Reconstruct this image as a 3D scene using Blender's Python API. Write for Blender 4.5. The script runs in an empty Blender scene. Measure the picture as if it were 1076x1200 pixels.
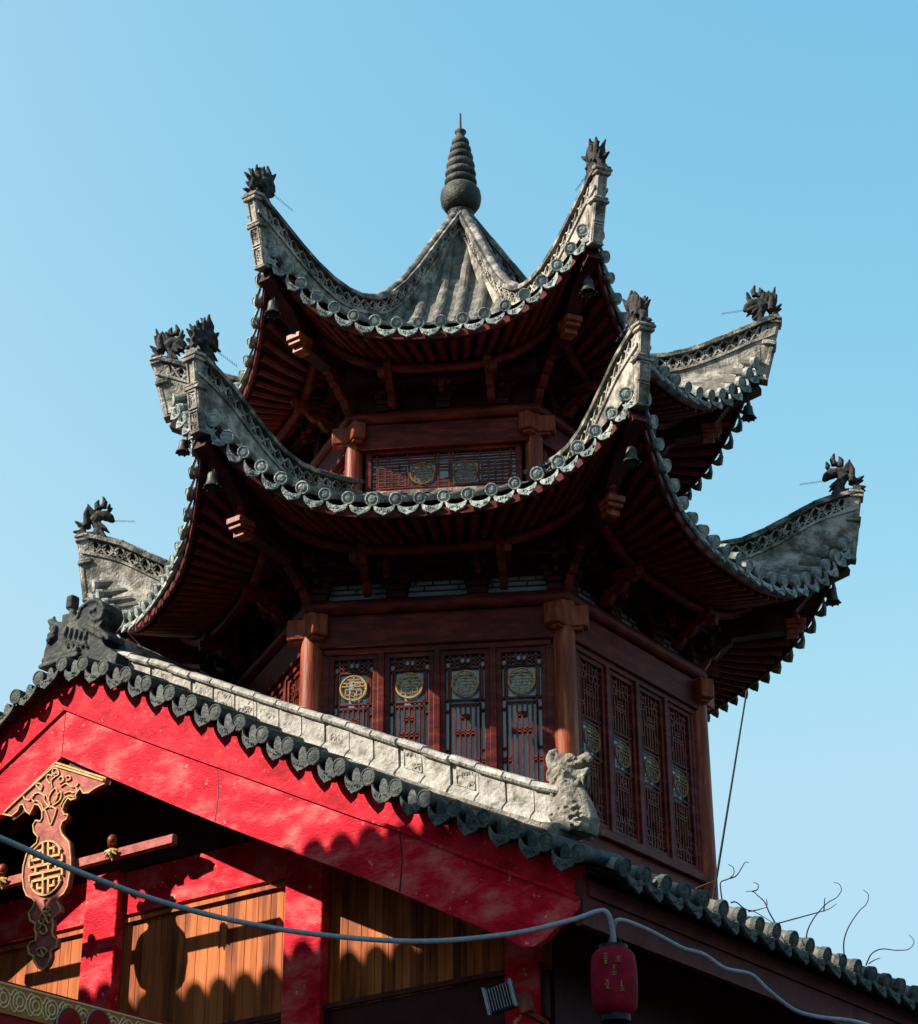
import bpy, math, random
from mathutils import Vector, Matrix
random.seed(7)
R = math.radians
sc = bpy.context.scene
col = sc.collection

# ---------------------------------------------------------------- camera
CAM = Vector((2.53714, -21.78756, -8.87296))
YAW, PIT, ROLL, FPX = -0.11761, 0.46812, -0.003796, 2443.89
GROUND = -10.47
fw = Vector((math.sin(YAW)*math.cos(PIT), math.cos(YAW)*math.cos(PIT), math.sin(PIT)))
rt = fw.cross(Vector((0, 0, 1))).normalized(); up = rt.cross(fw)
rt2 = rt*math.cos(ROLL)+up*math.sin(ROLL); up2 = -rt*math.sin(ROLL)+up*math.cos(ROLL)
cd = bpy.data.cameras.new('camera'); cam = bpy.data.objects.new('camera', cd); col.objects.link(cam)
M = Matrix.Identity(4)
for i in range(3):
    M[i][0], M[i][1], M[i][2], M[i][3] = rt2[i], up2[i], -fw[i], CAM[i]
cam.matrix_world = M
cd.sensor_fit = 'VERTICAL'; cd.sensor_height = 36; cd.lens = FPX/1200*36
cd.clip_start = .1; cd.clip_end = 6000
sc.camera = cam

# ---------------------------------------------------------------- light
SUN_AZ, SUN_EL = 67, 35          # degrees to the left of straight behind the camera, height
sd = Vector((-math.sin(R(SUN_AZ))*math.cos(R(SUN_EL)), -math.cos(R(SUN_AZ))*math.cos(R(SUN_EL)), math.sin(R(SUN_EL))))
ld = bpy.data.lights.new('sun', 'SUN'); ld.energy = 4.6; ld.angle = R(.5); ld.color = (1, .90, .75)
lo = bpy.data.objects.new('sun', ld); col.objects.link(lo)
lo.rotation_euler = sd.to_track_quat('Z', 'Y').to_euler()
w = bpy.data.worlds.new('World'); sc.world = w; w.use_nodes = True
nt = w.node_tree; bg = nt.nodes['Background']
sky = nt.nodes.new('ShaderNodeTexSky'); sky.sky_type = 'NISHITA'; sky.sun_disc = False
sky.sun_elevation = R(SUN_EL); sky.sun_rotation = math.atan2(sd.x, sd.y)
sky.air_density = 1.0; sky.dust_density = 4; sky.ozone_density = 3; sky.altitude = 0
sp = nt.nodes.new('ShaderNodeSeparateColor'); cbn = nt.nodes.new('ShaderNodeCombineColor'); nt.links.new(sky.outputs[0], sp.inputs[0])
for ch, (pw_, mu_) in enumerate(((1.8, 1.22), (.85, 1.7), (.4, 2.2))):     # tone of the hazy cyan air, the same in every direction
    a_ = nt.nodes.new('ShaderNodeMath'); a_.operation = 'POWER'; a_.inputs[1].default_value = pw_; nt.links.new(sp.outputs[ch], a_.inputs[0])
    b_ = nt.nodes.new('ShaderNodeMath'); b_.operation = 'MULTIPLY'; b_.inputs[1].default_value = mu_; nt.links.new(a_.outputs[0], b_.inputs[0])
    c_ = nt.nodes.new('ShaderNodeMath'); c_.operation = 'MINIMUM'; c_.inputs[1].default_value = (1.8, 2.8, 3.45)[ch]; nt.links.new(b_.outputs[0], c_.inputs[0])
    nt.links.new(c_.outputs[0], cbn.inputs[ch])
nt.links.new(cbn.outputs[0], bg.inputs[0]); bg.inputs[1].default_value = .1
sc.view_settings.view_transform = 'Standard'; sc.view_settings.look = 'None'
sc.view_settings.exposure = 1.4; sc.view_settings.gamma = 1

# ---------------------------------------------------------------- pixel helpers (measured on the 1076x1200 photograph)
def ray(x, y): return (fw*FPX+rt2*(x-538)-up2*(y-600)).normalized()
def hit(x, y, P, n):
    q = ray(x, y); return CAM+q*((P-CAM).dot(n)/q.dot(n))

# ---------------------------------------------------------------- materials
def nodes(name):
    m = bpy.data.materials.new(name); m.use_nodes = True
    return m, m.node_tree, m.node_tree.nodes['Principled BSDF']
ALB = .66
def mat(name, stops, scale=6, rough=.7, bump=.15, stretch=(1, 1, 1), metal=0, spec=.2, detail=8, bscale=None, dist=0., spots=None):
    m, t, b = nodes(name); N = t.nodes; L = t.links
    tc = N.new('ShaderNodeTexCoord'); mp = N.new('ShaderNodeMapping'); mp.inputs['Scale'].default_value = stretch
    L.new(tc.outputs['Object'], mp.inputs[0])
    n = N.new('ShaderNodeTexNoise'); n.inputs['Scale'].default_value = scale; n.inputs['Detail'].default_value = detail
    n.inputs['Roughness'].default_value = .65; n.inputs['Distortion'].default_value = dist
    L.new(mp.outputs[0], n.inputs['Vector'])
    r = N.new('ShaderNodeValToRGB'); e = r.color_ramp.elements
    while len(e) < len(stops): e.new(.5)
    for i, (p, c) in enumerate(stops): e[i].position = p; e[i].color = (*[q_*ALB for q_ in c], 1)
    L.new(n.outputs[0], r.inputs[0]); out = r.outputs[0]
    if spots:
        sc_, lo_, hi_, colr = spots
        n3 = N.new('ShaderNodeTexNoise'); n3.inputs['Scale'].default_value = sc_; n3.inputs['Detail'].default_value = 6
        n3.inputs['Roughness'].default_value = .7
        L.new(tc.outputs['Object'], n3.inputs['Vector'])
        mr = N.new('ShaderNodeMapRange'); mr.inputs[1].default_value = lo_; mr.inputs[2].default_value = hi_
        L.new(n3.outputs[0], mr.inputs[0])
        mx = N.new('ShaderNodeMix'); mx.data_type = 'RGBA'; L.new(mr.outputs[0], mx.inputs[0]); L.new(out, mx.inputs[6])
        mx.inputs[7].default_value = (*[q_*ALB for q_ in colr], 1); out = mx.outputs[2]
    L.new(out, b.inputs['Base Color'])
    b.inputs['Roughness'].default_value = rough; b.inputs['Metallic'].default_value = metal
    b.inputs['Specular IOR Level'].default_value = spec
    if bump:
        n2 = N.new('ShaderNodeTexNoise'); n2.inputs['Scale'].default_value = bscale or scale*4; n2.inputs['Detail'].default_value = 8
        L.new(mp.outputs[0], n2.inputs['Vector'])
        bp = N.new('ShaderNodeBump'); bp.inputs['Strength'].default_value = bump; bp.inputs['Distance'].default_value = .03
        L.new(n2.outputs[0], bp.inputs['Height']); L.new(bp.outputs[0], b.inputs['Normal'])
    return m
TILE = mat('grey_tile', [(.32, (.012, .018, .02)), (.5, (.035, .045, .048)), (.7, (.10, .115, .11))], 7, .55, .4, spots=(14, .62, .7, (.2, .2, .17)))
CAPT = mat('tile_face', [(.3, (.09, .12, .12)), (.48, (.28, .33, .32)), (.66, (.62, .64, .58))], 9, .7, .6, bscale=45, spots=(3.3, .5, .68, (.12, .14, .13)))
TILEH = mat('lightened_roof_tile', [(.3, (.06, .06, .055)), (.5, (.17, .16, .14)), (.7, (.36, .33, .28))], 6, .7, .25, bscale=40)  # grey tile lightened for grazing sun on the hall slope; also on pavilion slopes
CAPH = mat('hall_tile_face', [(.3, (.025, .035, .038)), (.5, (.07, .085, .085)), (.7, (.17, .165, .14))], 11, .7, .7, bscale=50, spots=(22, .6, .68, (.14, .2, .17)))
STONE = mat('ridge_plaster', [(.33, (.06, .055, .048)), (.46, (.25, .225, .19)), (.6, (.56, .51, .45))], 5, .85, .6, bscale=30, detail=12, spots=(4, .52, .66, (.09, .085, .075)))
DSTONE = mat('ridge_cap_stone', [(.36, (.03, .035, .035)), (.5, (.13, .125, .115)), (.66, (.5, .46, .4))], 6, .8, .5, bscale=30)
COPE = mat('coping_stone', [(.33, (.14, .13, .115)), (.46, (.38, .36, .325)), (.65, (.56, .535, .49))], 7, .9, .7, bscale=24, detail=12, spots=(6, .56, .72, (.17, .155, .135)))
BEAST = mat('beast_stone', [(.3, (.012, .012, .012)), (.55, (.045, .042, .04)), (.75, (.15, .13, .11))], 14, .8, .6, bscale=50)
DRAGON = mat('dragon_stone', [(.3, (.13, .115, .1)), (.5, (.27, .245, .21)), (.7, (.46, .42, .36))], 8, .85, .8, bscale=35, spots=(6, .53, .66, (.07, .062, .055)))
WOODV = mat('varnished_post', [(.3, (.10, .010, .005)), (.5, (.27, .045, .016)), (.7, (.48, .13, .04))], 3, .45, .15, (4, 4, .6), spec=.2)
WOODH = mat('varnished_beam', [(.3, (.05, .004, .004)), (.5, (.13, .011, .008)), (.7, (.26, .04, .022))], 3.2, .5, .15, (1, 1, 4), spec=.16)
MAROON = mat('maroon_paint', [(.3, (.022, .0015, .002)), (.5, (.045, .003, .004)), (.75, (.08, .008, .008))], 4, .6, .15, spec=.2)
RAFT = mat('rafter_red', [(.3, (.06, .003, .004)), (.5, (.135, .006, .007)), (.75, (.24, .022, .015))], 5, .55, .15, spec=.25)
LATT = mat('lattice_wood', [(.3, (.07, .008, .005)), (.5, (.17, .024, .012)), (.7, (.3, .06, .025))], 8, .5, .1, spec=.2)
REDP = mat('weathered_red_paint', [(.36, (.45, .002, .016)), (.47, (.66, .006, .03)), (.53, (.68, .04, .055)), (.61, (.72, .11, .11)), (.76, (.78, .26, .24))], 2.6, .6, .4, (.7, 1, 1.4), detail=14, dist=.25, spots=(8, .62, .69, (.8, .46, .42)), bscale=30, spec=.06)
REDF = mat('red_fascia', [(.35, (.38, .002, .012)), (.5, (.6, .004, .026)), (.8, (.68, .05, .06))], 4, .6, .35, detail=12, spec=.06, spots=(30, .64, .67, (.6, .3, .28)))
DRED = mat('dark_red_fascia', [(.35, (.055, .005, .005)), (.55, (.11, .011, .01)), (.8, (.16, .035, .025))], 5, .6, .3, spots=(16, .68, .72, (.25, .12, .08)))
GOLD = mat('gold_paint', [(.35, (.45, .24, .07)), (.7, (.75, .5, .22))], 20, .45, .1, metal=.1)
COLW = mat('orange_varnish_post', [(.3, (.10, .010, .005)), (.5, (.31, .05, .015)), (.7, (.62, .19, .045))], 3, .45, .15, (5, 5, .5), spec=.2, detail=12)
BGOLD = mat('bronze_gold', [(.35, (.22, .09, .03)), (.7, (.42, .2, .07))], 20, .45, .1, metal=.1)
BELL = mat('bell_bronze', [(.35, (.03, .035, .03)), (.7, (.12, .12, .10))], 14, .5, .2, metal=.6)
IRON = mat('iron', [(.4, (.012, .012, .014)), (.7, (.04, .04, .045))], 20, .5, .1, metal=.5)
CABLE = mat('cable_grey', [(.4, (.25, .28, .33)), (.7, (.38, .41, .46))], 20, .45, .1)
BARK = mat('dry_vine', [(.4, (.07, .045, .03)), (.7, (.22, .15, .10))], 20, .8, .2)
VINED = mat('dry_vine_dark', [(.4, (.02, .015, .012)), (.7, (.07, .05, .04))], 20, .8, .2)
GROUNDM = mat('paving', [(.35, (.035, .034, .033)), (.7, (.06, .058, .055))], 1.5, .9, .3)
WALLG = mat('grey_render_wall', [(.35, (.12, .11, .10)), (.7, (.2, .19, .17))], 2, .9, .3)
FISHR = mat('faded_red_board', [(.35, (.25, .03, .025)), (.55, (.45, .1, .08)), (.75, (.55, .2, .16))], 6, .6, .2)
SIGNR = mat('sign_red', [(.35, (.30, .008, .012)), (.7, (.42, .015, .02))], 6, .5, .05)
SIGNT = mat('sign_tan', [(.35, (.5, .18, .04)), (.7, (.68, .27, .06))], 9, .6, .1)
SIGNY = mat('sign_yellow', [(.35, (.75, .48, .05)), (.7, (.8, .55, .08))], 6, .5, .05)
PALEG = mat('pale_gold', [(.35, (.9, .68, .34)), (.7, (1, .8, .45))], 16, .5, .1)
LANT = mat('lantern_cloth', [(.35, (.15, .002, .012)), (.6, (.28, .005, .027))], 7, .7, .15, spec=.08)
ALU = mat('aluminium', [(.35, (.2, .21, .22)), (.7, (.32, .33, .34))], 16, .4, .1, metal=.6)
def glass_mat():
    m, t, b = nodes('window_glass')
    n = t.nodes.new('ShaderNodeTexNoise'); n.inputs['Scale'].default_value = 1.6
    r = t.nodes.new('ShaderNodeValToRGB'); r.color_ramp.elements[0].position = .4; r.color_ramp.elements[1].position = .62; r.color_ramp.elements[0].color = (.05, .10, .12, 1); r.color_ramp.elements[1].color = (.24, .34, .37, 1)
    t.links.new(n.outputs[0], r.inputs[0]); t.links.new(r.outputs[0], b.inputs['Base Color'])
    b.inputs['Roughness'].default_value = .12; b.inputs['Specular IOR Level'].default_value = .8
    return m
GLASS = glass_mat()
PGLASS = mat('sky_pale_glass', [(.35, (.22, .36, .42)), (.7, (.42, .6, .66))], 3, .15, 0, spec=.8)  # sky brightness in the clerestory panes is put into this pale base colour
def plank_mat(name='pine_planks', pw=.165, dark=(.09, .02, .007), mid=(.28, .072, .018), lite=(.44, .13, .035)):
    m, t, b = nodes(name); N = t.nodes; L = t.links
    tc = N.new('ShaderNodeTexCoord'); sx = N.new('ShaderNodeSeparateXYZ'); L.new(tc.outputs['Object'], sx.inputs[0])
    d = N.new('ShaderNodeMath'); d.operation = 'DIVIDE'; d.inputs[1].default_value = pw; L.new(sx.outputs[0], d.inputs[0])
    f = N.new('ShaderNodeMath'); f.operation = 'FLOOR'; L.new(d.outputs[0], f.inputs[0])
    wn = N.new('ShaderNodeTexWhiteNoise'); wn.noise_dimensions = '1D'; L.new(f.outputs[0], wn.inputs['W'])
    cx = N.new('ShaderNodeCombineXYZ'); L.new(sx.outputs[0], cx.inputs[0]); L.new(wn.outputs[0], cx.inputs[1])
    ms = N.new('ShaderNodeMath'); ms.operation = 'MULTIPLY'; ms.inputs[1].default_value = .12; L.new(sx.outputs[2], ms.inputs[0]); L.new(ms.outputs[0], cx.inputs[2])
    n = N.new('ShaderNodeTexNoise'); n.inputs['Scale'].default_value = 9; n.inputs['Detail'].default_value = 8; n.inputs['Distortion'].default_value = .5
    L.new(cx.outputs[0], n.inputs['Vector'])
    a = N.new('ShaderNodeMath'); a.operation = 'MULTIPLY_ADD'; a.inputs[1].default_value = .35; L.new(wn.outputs[0], a.inputs[0])
    s2 = N.new('ShaderNodeMath'); s2.operation = 'SUBTRACT'; s2.inputs[1].default_value = .17; L.new(n.outputs[0], s2.inputs[0]); L.new(s2.outputs[0], a.inputs[2])
    r = N.new('ShaderNodeValToRGB'); e = r.color_ramp.elements; e.new(.5)
    for i, (p, c) in enumerate([(.25, dark), (.5, mid), (.75, lite)]): e[i].position = p; e[i].color = (*c, 1)
    L.new(a.outputs[0], r.inputs[0]); L.new(r.outputs[0], b.inputs['Base Color']); b.inputs['Roughness'].default_value = .6; b.inputs['Specular IOR Level'].default_value = .12
    bp = N.new('ShaderNodeBump'); bp.inputs['Strength'].default_value = .2; bp.inputs['Distance'].default_value = .02
    L.new(n.outputs[0], bp.inputs['Height']); L.new(bp.outputs[0], b.inputs['Normal'])
    return m
PLANK = plank_mat()

# ---------------------------------------------------------------- mesh building
def V(*a): return Vector(a)
class MB:
    def __init__(s): s.v = []; s.f = []; s.m = []; s.mi = 0
    def add(s, vs, fs):
        b = len(s.v); s.v += [tuple(v) for v in vs]; s.f += [tuple(i+b for i in f) for f in fs]; s.m += [s.mi]*len(fs)
    def box(s, c, size, rot=None, bev=0):
        x, y, z = [d/2 for d in size]; c = Vector(c)
        if bev:
            b = min(bev, x*.9, y*.9, z*.9)
            pts = []; 
            for sx in (-1, 1):
                for sy in (-1, 1):
                    for sz in (-1, 1):
                        pts += [V(sx*(x-b), sy*(y-b), sz*z), V(sx*(x-b), sy*y, sz*(z-b)), V(sx*x, sy*(y-b), sz*(z-b))]
            import bmesh
            bm = bmesh.new()
            for p in pts: bm.verts.new(p)
            r = bmesh.ops.convex_hull(bm, input=bm.verts[:])
            bmesh.ops.dissolve_limit(bm, angle_limit=.02, verts=bm.verts[:], edges=bm.edges[:])
            bm.verts.index_update(); vs = [v.co.copy() for v in bm.verts]; fs = [[v.index for v in f.verts] for f in bm.faces]; bm.free()
        else:
            vs = [V(a*x, b_*y, c_*z) for a in (-1, 1) for b_ in (-1, 1) for c_ in (-1, 1)]
            fs = [(0, 1, 3, 2), (4, 6, 7, 5), (0, 4, 5, 1), (2, 3, 7, 6), (0, 2, 6, 4), (1, 5, 7, 3)]
        if rot is not None: vs = [rot @ v for v in vs]
        s.add([v+c for v in vs], fs)
    def bar(s, a, b, w, h, upv=(0, 0, 1)):          # box beam between two points, w across, h along up
        a, b = Vector(a), Vector(b); d = b-a; L = d.length
        if L < 1e-6: return
        x = d/L; u = Vector(upv); y = u.cross(x)
        if y.length < 1e-5: y = V(1, 0, 0).cross(x)
        y.normalize(); z = x.cross(y)
        s.box((a+b)/2, (L, w, h), Matrix((x, y, z)).transposed())
    def tube(s, pts, r, n=8, cap=True, flat=1.0):
        pts = [Vector(p) for p in pts]; N = len(pts)
        if not hasattr(r, '__len__'): r = [r]*N
        t0 = (pts[1]-pts[0]).normalized(); u = V(0, 0, 1) if abs(t0.z) < .9 else V(1, 0, 0)
        u = (u-t0*u.dot(t0)).normalized(); vs = []
        for i, p in enumerate(pts):
            t = (pts[min(i+1, N-1)]-pts[max(i-1, 0)])
            if t.length > 1e-9: t.normalize()
            else: t = t0
            u = u-t*u.dot(t); u.normalize(); w_ = t.cross(u)
            for k in range(n):
                a = 2*math.pi*k/n; vs.append(p+(u*math.cos(a)+w_*math.sin(a)*flat)*r[i])
        fs = [(i*n+k, i*n+(k+1) % n, (i+1)*n+(k+1) % n, (i+1)*n+k) for i in range(N-1) for k in range(n)]
        if cap: fs += [tuple(range(n-1, -1, -1)), tuple((N-1)*n+k for k in range(n))]
        s.add(vs, fs)
    def lathe(s, prof, o=(0, 0, 0), ax=(0, 0, 1), n=16):   # prof: (radius, height)
        o = Vector(o); ax = Vector(ax).normalized(); u = V(0, 0, 1) if abs(ax.z) < .9 else V(1, 0, 0)
        u = (u-ax*u.dot(ax)).normalized(); w_ = ax.cross(u); vs = []
        for r, h in prof:
            for k in range(n):
                a = 2*math.pi*k/n; vs.append(o+ax*h+(u*math.cos(a)+w_*math.sin(a))*max(r, 1e-4))
        N = len(prof)
        fs = [(i*n+k, i*n+(k+1) % n, (i+1)*n+(k+1) % n, (i+1)*n+k) for i in range(N-1) for k in range(n)]
        fs += [tuple(range(n-1, -1, -1)), tuple((N-1)*n+k for k in range(n))]
        s.add(vs, fs)
    def prism(s, poly, f0, f1):                      # poly 2D; f0,f1 map (a,b)->point on each face
        n = len(poly); vs = [f0(a, b) for a, b in poly]+[f1(a, b) for a, b in poly]
        fs = [tuple(range(n)), tuple(range(2*n-1, n-1, -1))]+[(i, i+n, (i+1) % n+n, (i+1) % n) for i in range(n)]
        s.add(vs, fs)
    def grid(s, fn, nu, nv):
        vs = [fn(i/nu, j/nv) for i in range(nu+1) for j in range(nv+1)]
        fs = [(i*(nv+1)+j, (i+1)*(nv+1)+j, (i+1)*(nv+1)+j+1, i*(nv+1)+j+1) for i in range(nu) for j in range(nv)]
        s.add(vs, fs)
    def ball(s, c, r, n=10, sc_=(1, 1, 1)):
        c = Vector(c); m = n//2+1; vs = []; fs = []
        for i in range(m+1):
            th = math.pi*i/m
            for k in range(n):
                a = 2*math.pi*k/n
                vs.append(c+V(math.sin(th)*math.cos(a)*r*sc_[0], math.sin(th)*math.sin(a)*r*sc_[1], math.cos(th)*r*sc_[2]))
        fs = [(i*n+k, i*n+(k+1) % n, (i+1)*n+(k+1) % n, (i+1)*n+k) for i in range(m) for k in range(n)]
        s.add(vs, fs)
    def mesh(s, name, mats, ang=38):
        me = bpy.data.meshes.new(name); me.from_pydata(s.v, [], s.f); me.validate()
        if not isinstance(mats, (list, tuple)): mats = [mats]
        for m in mats: me.materials.append(m)
        if len(mats) > 1 and len(me.polygons) == len(s.m): me.polygons.foreach_set('material_index', s.m)
        import bmesh
        bm = bmesh.new(); bm.from_mesh(me); bmesh.ops.remove_doubles(bm, verts=bm.verts, dist=1e-5)
        bmesh.ops.recalc_face_normals(bm, faces=bm.faces); bm.to_mesh(me); bm.free()
        me.polygons.foreach_set('use_smooth', [True]*len(me.polygons))
        me.set_sharp_from_angle(angle=R(ang)); me.update()
        return me
    def build(s, name, mats, parent=None, ang=38):
        return link(name, s.mesh(name, mats, ang), parent)
def link(name, data, parent=None):
    o = bpy.data.objects.new(name, data); col.objects.link(o)
    if parent: o.parent = parent
    return o
def tag(o, label=None, cat=None, group=None, kind=None):
    for k, v in (('label', label), ('category', cat), ('group', group), ('kind', kind)):
        if v: o[k] = v
    return o
def empty(name, loc, rz=0):
    o = link(name, None); o.location = loc; o.rotation_euler.z = rz; return o
def dup(o, parent, rz=None):
    c = o.copy(); col.objects.link(c); c.parent = parent
    if rz is not None: c.rotation_euler.z = rz
    for ch in list(o.children): dup(ch, c)
    return c
def dup6(o, parent, n=6):
    return [o]+[dup(o, parent, R(60*k)) for k in range(1, n)]
def sculpt(mb, name, m, voxel=.015, smooth=2, parent=None):   # merge overlapping lumps into one carved body
    o = link(name, mb.mesh(name+'_raw', m)); old = o.data
    r = o.modifiers.new('r', 'REMESH'); r.mode = 'VOXEL'; r.voxel_size = voxel
    sm = o.modifiers.new('s', 'SMOOTH'); sm.iterations = smooth; sm.factor = .5
    dg = bpy.context.evaluated_depsgraph_get(); dg.update()
    me = bpy.data.meshes.new_from_object(o.evaluated_get(dg)); o.modifiers.clear(); o.data = me
    me.materials.clear(); me.materials.append(m); me.polygons.foreach_set('use_smooth', [True]*len(me.polygons))
    bpy.data.meshes.remove(old); me.name = name
    if parent: o.parent = parent
    return o
def interp(pts, x):
    if x <= pts[0][0]:
        (a, b), (c, d) = pts[0], pts[1]; return b+(d-b)*(x-a)/(c-a)
    for (a, b), (c, d) in zip(pts, pts[1:]):
        if x <= c: return b+(d-b)*(x-a)/(c-a)
    (a, b), (c, d) = pts[-2], pts[-1]; return b+(d-b)*(x-a)/(c-a)
def smooth_pts(pts, n=40):                           # Catmull-Rom resampling of (x, z) pairs
    out = []; P = [pts[0]]+list(pts)+[pts[-1]]
    seg = len(pts)-1
    for i in range(n+1):
        t = i/n*seg; k = min(int(t), seg-1); f = t-k; p0, p1, p2, p3 = P[k:k+4]
        out.append(tuple(.5*((2*b)+(-a+c)*f+(2*a-5*b+4*c-d)*f*f+(-a+3*b-3*c+d)*f**3) for a, b, c, d in zip(p0, p1, p2, p3)))
    return out

# ---------------------------------------------------------------- ground
g = MB(); g.add([V(-3000, -3000, GROUND), V(3000, -3000, GROUND), V(3000, 3000, GROUND), V(-3000, 3000, GROUND)], [(0, 1, 2, 3)])
tag(g.build('ground', GROUNDM), kind='structure')

# ---------------------------------------------------------------- shared tile shapes
def disc(mb, c, ax, r=.078):
    mb.lathe([(r*.96, -.05), (r, 0), (r, .010), (r*.86, .013), (r*.80, .007), (r*.58, .007), (r*.52, .010), (r*.3, .011), (0, .011)], c, ax, 16)
def drip(mb, c, lat, out, upv, w=.1, h=.15):
    lat, out, upv, c = Vector(lat), Vector(out), Vector(upv), Vector(c)
    top = [(-1, .05), (-.8, -.17), (-.5, -.33), (-.2, -.4), (.2, -.4), (.5, -.33), (.8, -.17), (1, .05)]
    bot = [(1.0, -.2), (.88, -.48), (.68, -.7), (.4, -.86), (.16, -.95), (0, -1.06), (-.16, -.95), (-.4, -.86), (-.68, -.7), (-.88, -.48), (-1.0, -.2)]
    poly = top+bot
    def f(k):
        return lambda a, b: c+lat*a*w+upv*b*h+out*(k+.03*(1-a*a)+.045*(-b))
    mb.prism(poly, f(.016), f(-.012))
    for q in range(5):
        a0, b0 = random.uniform(-.55, .55), random.uniform(-.75, -.5)
        mb.tube([f(.018)(a0+.13*math.cos(g_), b0+.09*math.sin(g_)) for g_ in (0, 1.2, 2.4, 3.6)], .005, 4)

# ---------------------------------------------------------------- pavilion roofs
def roof_tier(pv, P):
    zh, zc, am, Re, zm, p, n = P['zh'], P['zc'], P['am'], P['Re'], P['zm'], P['p'], P['n']
    ac = Re*math.cos(R(30)); hw = Re/2
    def z(x, d):
        v = min(1, abs(x)/max(d*math.tan(R(30)), 1e-3))
        return interp(zc, d)+(interp(zh, d/math.cos(R(30)))-interp(zc, d))*v**p
    def de(x): return am+(ac-am)*min(1, abs(x)/hw)**2.2
    d0 = P['d0']
    # side frame: outward is -Y.   tiles of one slope
    t = MB()
    def surf(i, j, off=0):
        u = -1+2*i; x1 = u*hw; d1 = de(x1); x0 = u*d0*math.tan(R(30))
        x = x0+(x1-x0)*j; d = d0+(d1-d0)*j
        return V(x, -d, z(x, d)+off)
    t.grid(lambda i, j: surf(i, j), 48, 16)
    t.grid(lambda i, j: surf(i, j, -.05), 48, 16)
    sm = [(-1+2*k/400)*hw*.975 for k in range(401)]; cum = [0]
    for a_, b_ in zip(sm, sm[1:]): cum.append(cum[-1]+math.dist((a_, de(a_), z(a_, de(a_))), (b_, de(b_), z(b_, de(b_)))))
    def at_len(u):
        l_ = u*cum[-1]
        for k in range(400):
            if cum[k+1] >= l_: return sm[k]+(sm[k+1]-sm[k])*(l_-cum[k])/(cum[k+1]-cum[k])
        return sm[-1]
    n = round(cum[-1]/.235)
    xs = [at_len((k+.5)/n) for k in range(n)]
    for x in xs:
        ds, dE = max(d0, abs(x)*1.732-.02), de(x)
        if abs(x) > .6*hw: ds = max(ds, dE-.26)
        if dE-ds < .04: continue
        L = dE-ds; m = max(1, round(L/.24)); pts = []; rr = []
        for k in range(m):
            for q, r_ in ((0, .066), (.5, .062), (.96, .06)):
                d = ds+L*(k+q)/m; pts.append(V(x, -d, z(x, d)+.03)); rr.append(r_*P['ts'])
        d = dE+.02; pts.append(V(x, -d, z(x, dE)+.03)); rr.append(.066*P['ts'])
        t.tube(pts, rr, 9)
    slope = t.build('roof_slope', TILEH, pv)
    e = MB()
    for x in xs:
        dE = de(x); a = V(x, -dE, z(x, dE)+.03); b = V(x, -(dE-.2), z(x, dE-.2)+.03); ax = (a-b).normalized()
        disc(e, a+ax*(.06+random.uniform(-.008, .01)), ax+V(random.uniform(-.06, .06), 0, random.uniform(-.06, .04)), .070*P['ts']*random.uniform(.93, 1.05))
    for k in range(n+1):
        x = at_len(k/n)
        if abs(x) > hw*.96: x *= .98
        dE = de(x); dz = (z(x+.05, de(x+.05))-z(x-.05, de(x-.05)))/.1
        lat = V(1, -(de(x+.05)-de(x-.05))/.1, dz).normalized()
        ax = V(0, -1, -.12).normalized(); upv = V(-dz*.35+random.uniform(-.04, .04), -.1, 1).normalized()
        drip(e, V(x, -dE-.02, z(x, dE)-.035), lat, ax, upv, .108*P['ts'], .14*P['ts'])
    e.build('eave_tiles', CAPT, slope)
    # boards, fascia, rafters below the slope
    b = MB(); ri, zi = P['pur'] # purlin circumradius / height
    ai = ri*math.cos(R(30)); hwi = ri/2
    def under(i, j, off):
        u = -1+2*i; x1 = u*hw*.985; dE = de(x1)-.05; z1 = z(x1, dE)-.11
        x0 = u*hwi*.8; dI = ai*.8; z0 = zi+.32
        q = j; sag = -.16*math.sin(math.pi*q)*(.4+.6*abs(u)**2)
        return V(x0+(x1-x0)*q, -(dI+(dE-dI)*q), z0+(z1-z0)*q+sag+off)
    b.grid(lambda i, j: under(i, j, 0), 36, 10)
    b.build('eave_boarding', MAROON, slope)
    f = MB()
    for k in range(36):
        a, c = under(k/36, 1, 0), under((k+1)/36, 1, 0)
        f.bar(a+V(0, -.02, -.02), c+V(0, -.02, -.02), .03, .1)
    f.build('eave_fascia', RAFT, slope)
    r_ = MB(); nr = P['nr']
    for k in range(nr):
        i = (k+.5)/nr
        r_.tube([under(i, q, -.055) for q in (.15, .35, .55, .75, .97)], .04, 7)
    # flying rafters: shorter square ones nearer the edge
    for k in range(nr):
        i = (k+.5)/nr
        A, B = under(i, .62, -.03), under(i, .975, -.06); r_.bar(A, B, .055, .06)
    rows = r_.build('rafter_row', RAFT, slope)
    op = MB(); op.tube([under(i/24, .5, -.15) for i in range(25)], .055, 10); op.build('outer_purlin', WOODH, slope)
    for sx in (-.5, .5):
        og = MB(); rr_, zz_ = P['ring']; ra_ = rr_*math.cos(R(30)); xo = sx*rr_/2*1.05; io = (sx*.62+1)/2
        e_ = under(io, .5, -.24); og.bar(V(xo, -ra_+.1, zz_+.42), V(xo*1.12, e_.y-.12, e_.z), .08, .1)
        up_, lo_ = [], []
        for q_ in range(13):
            u = q_/12; yy = -ra_-.02-.5*u; zq = zz_+.14+.3*u; up_.append((yy, zq+.05)); lo_.append((yy, zq-.05-.05*abs(math.sin(u*9.5))*(1-.3*u)))
        og.prism(up_+lo_[::-1], lambda a, b_: V(xo+.04, a, b_), lambda a, b_: V(xo-.04, a, b_))
        og.build('outrigger', WOODH, slope)
    for k in range(1, 6):
        dup(slope, pv, R(60*k))
    # ---- hip ridge in the radial plane along +X
    top = smooth_pts(P['top'], 60)
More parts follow.
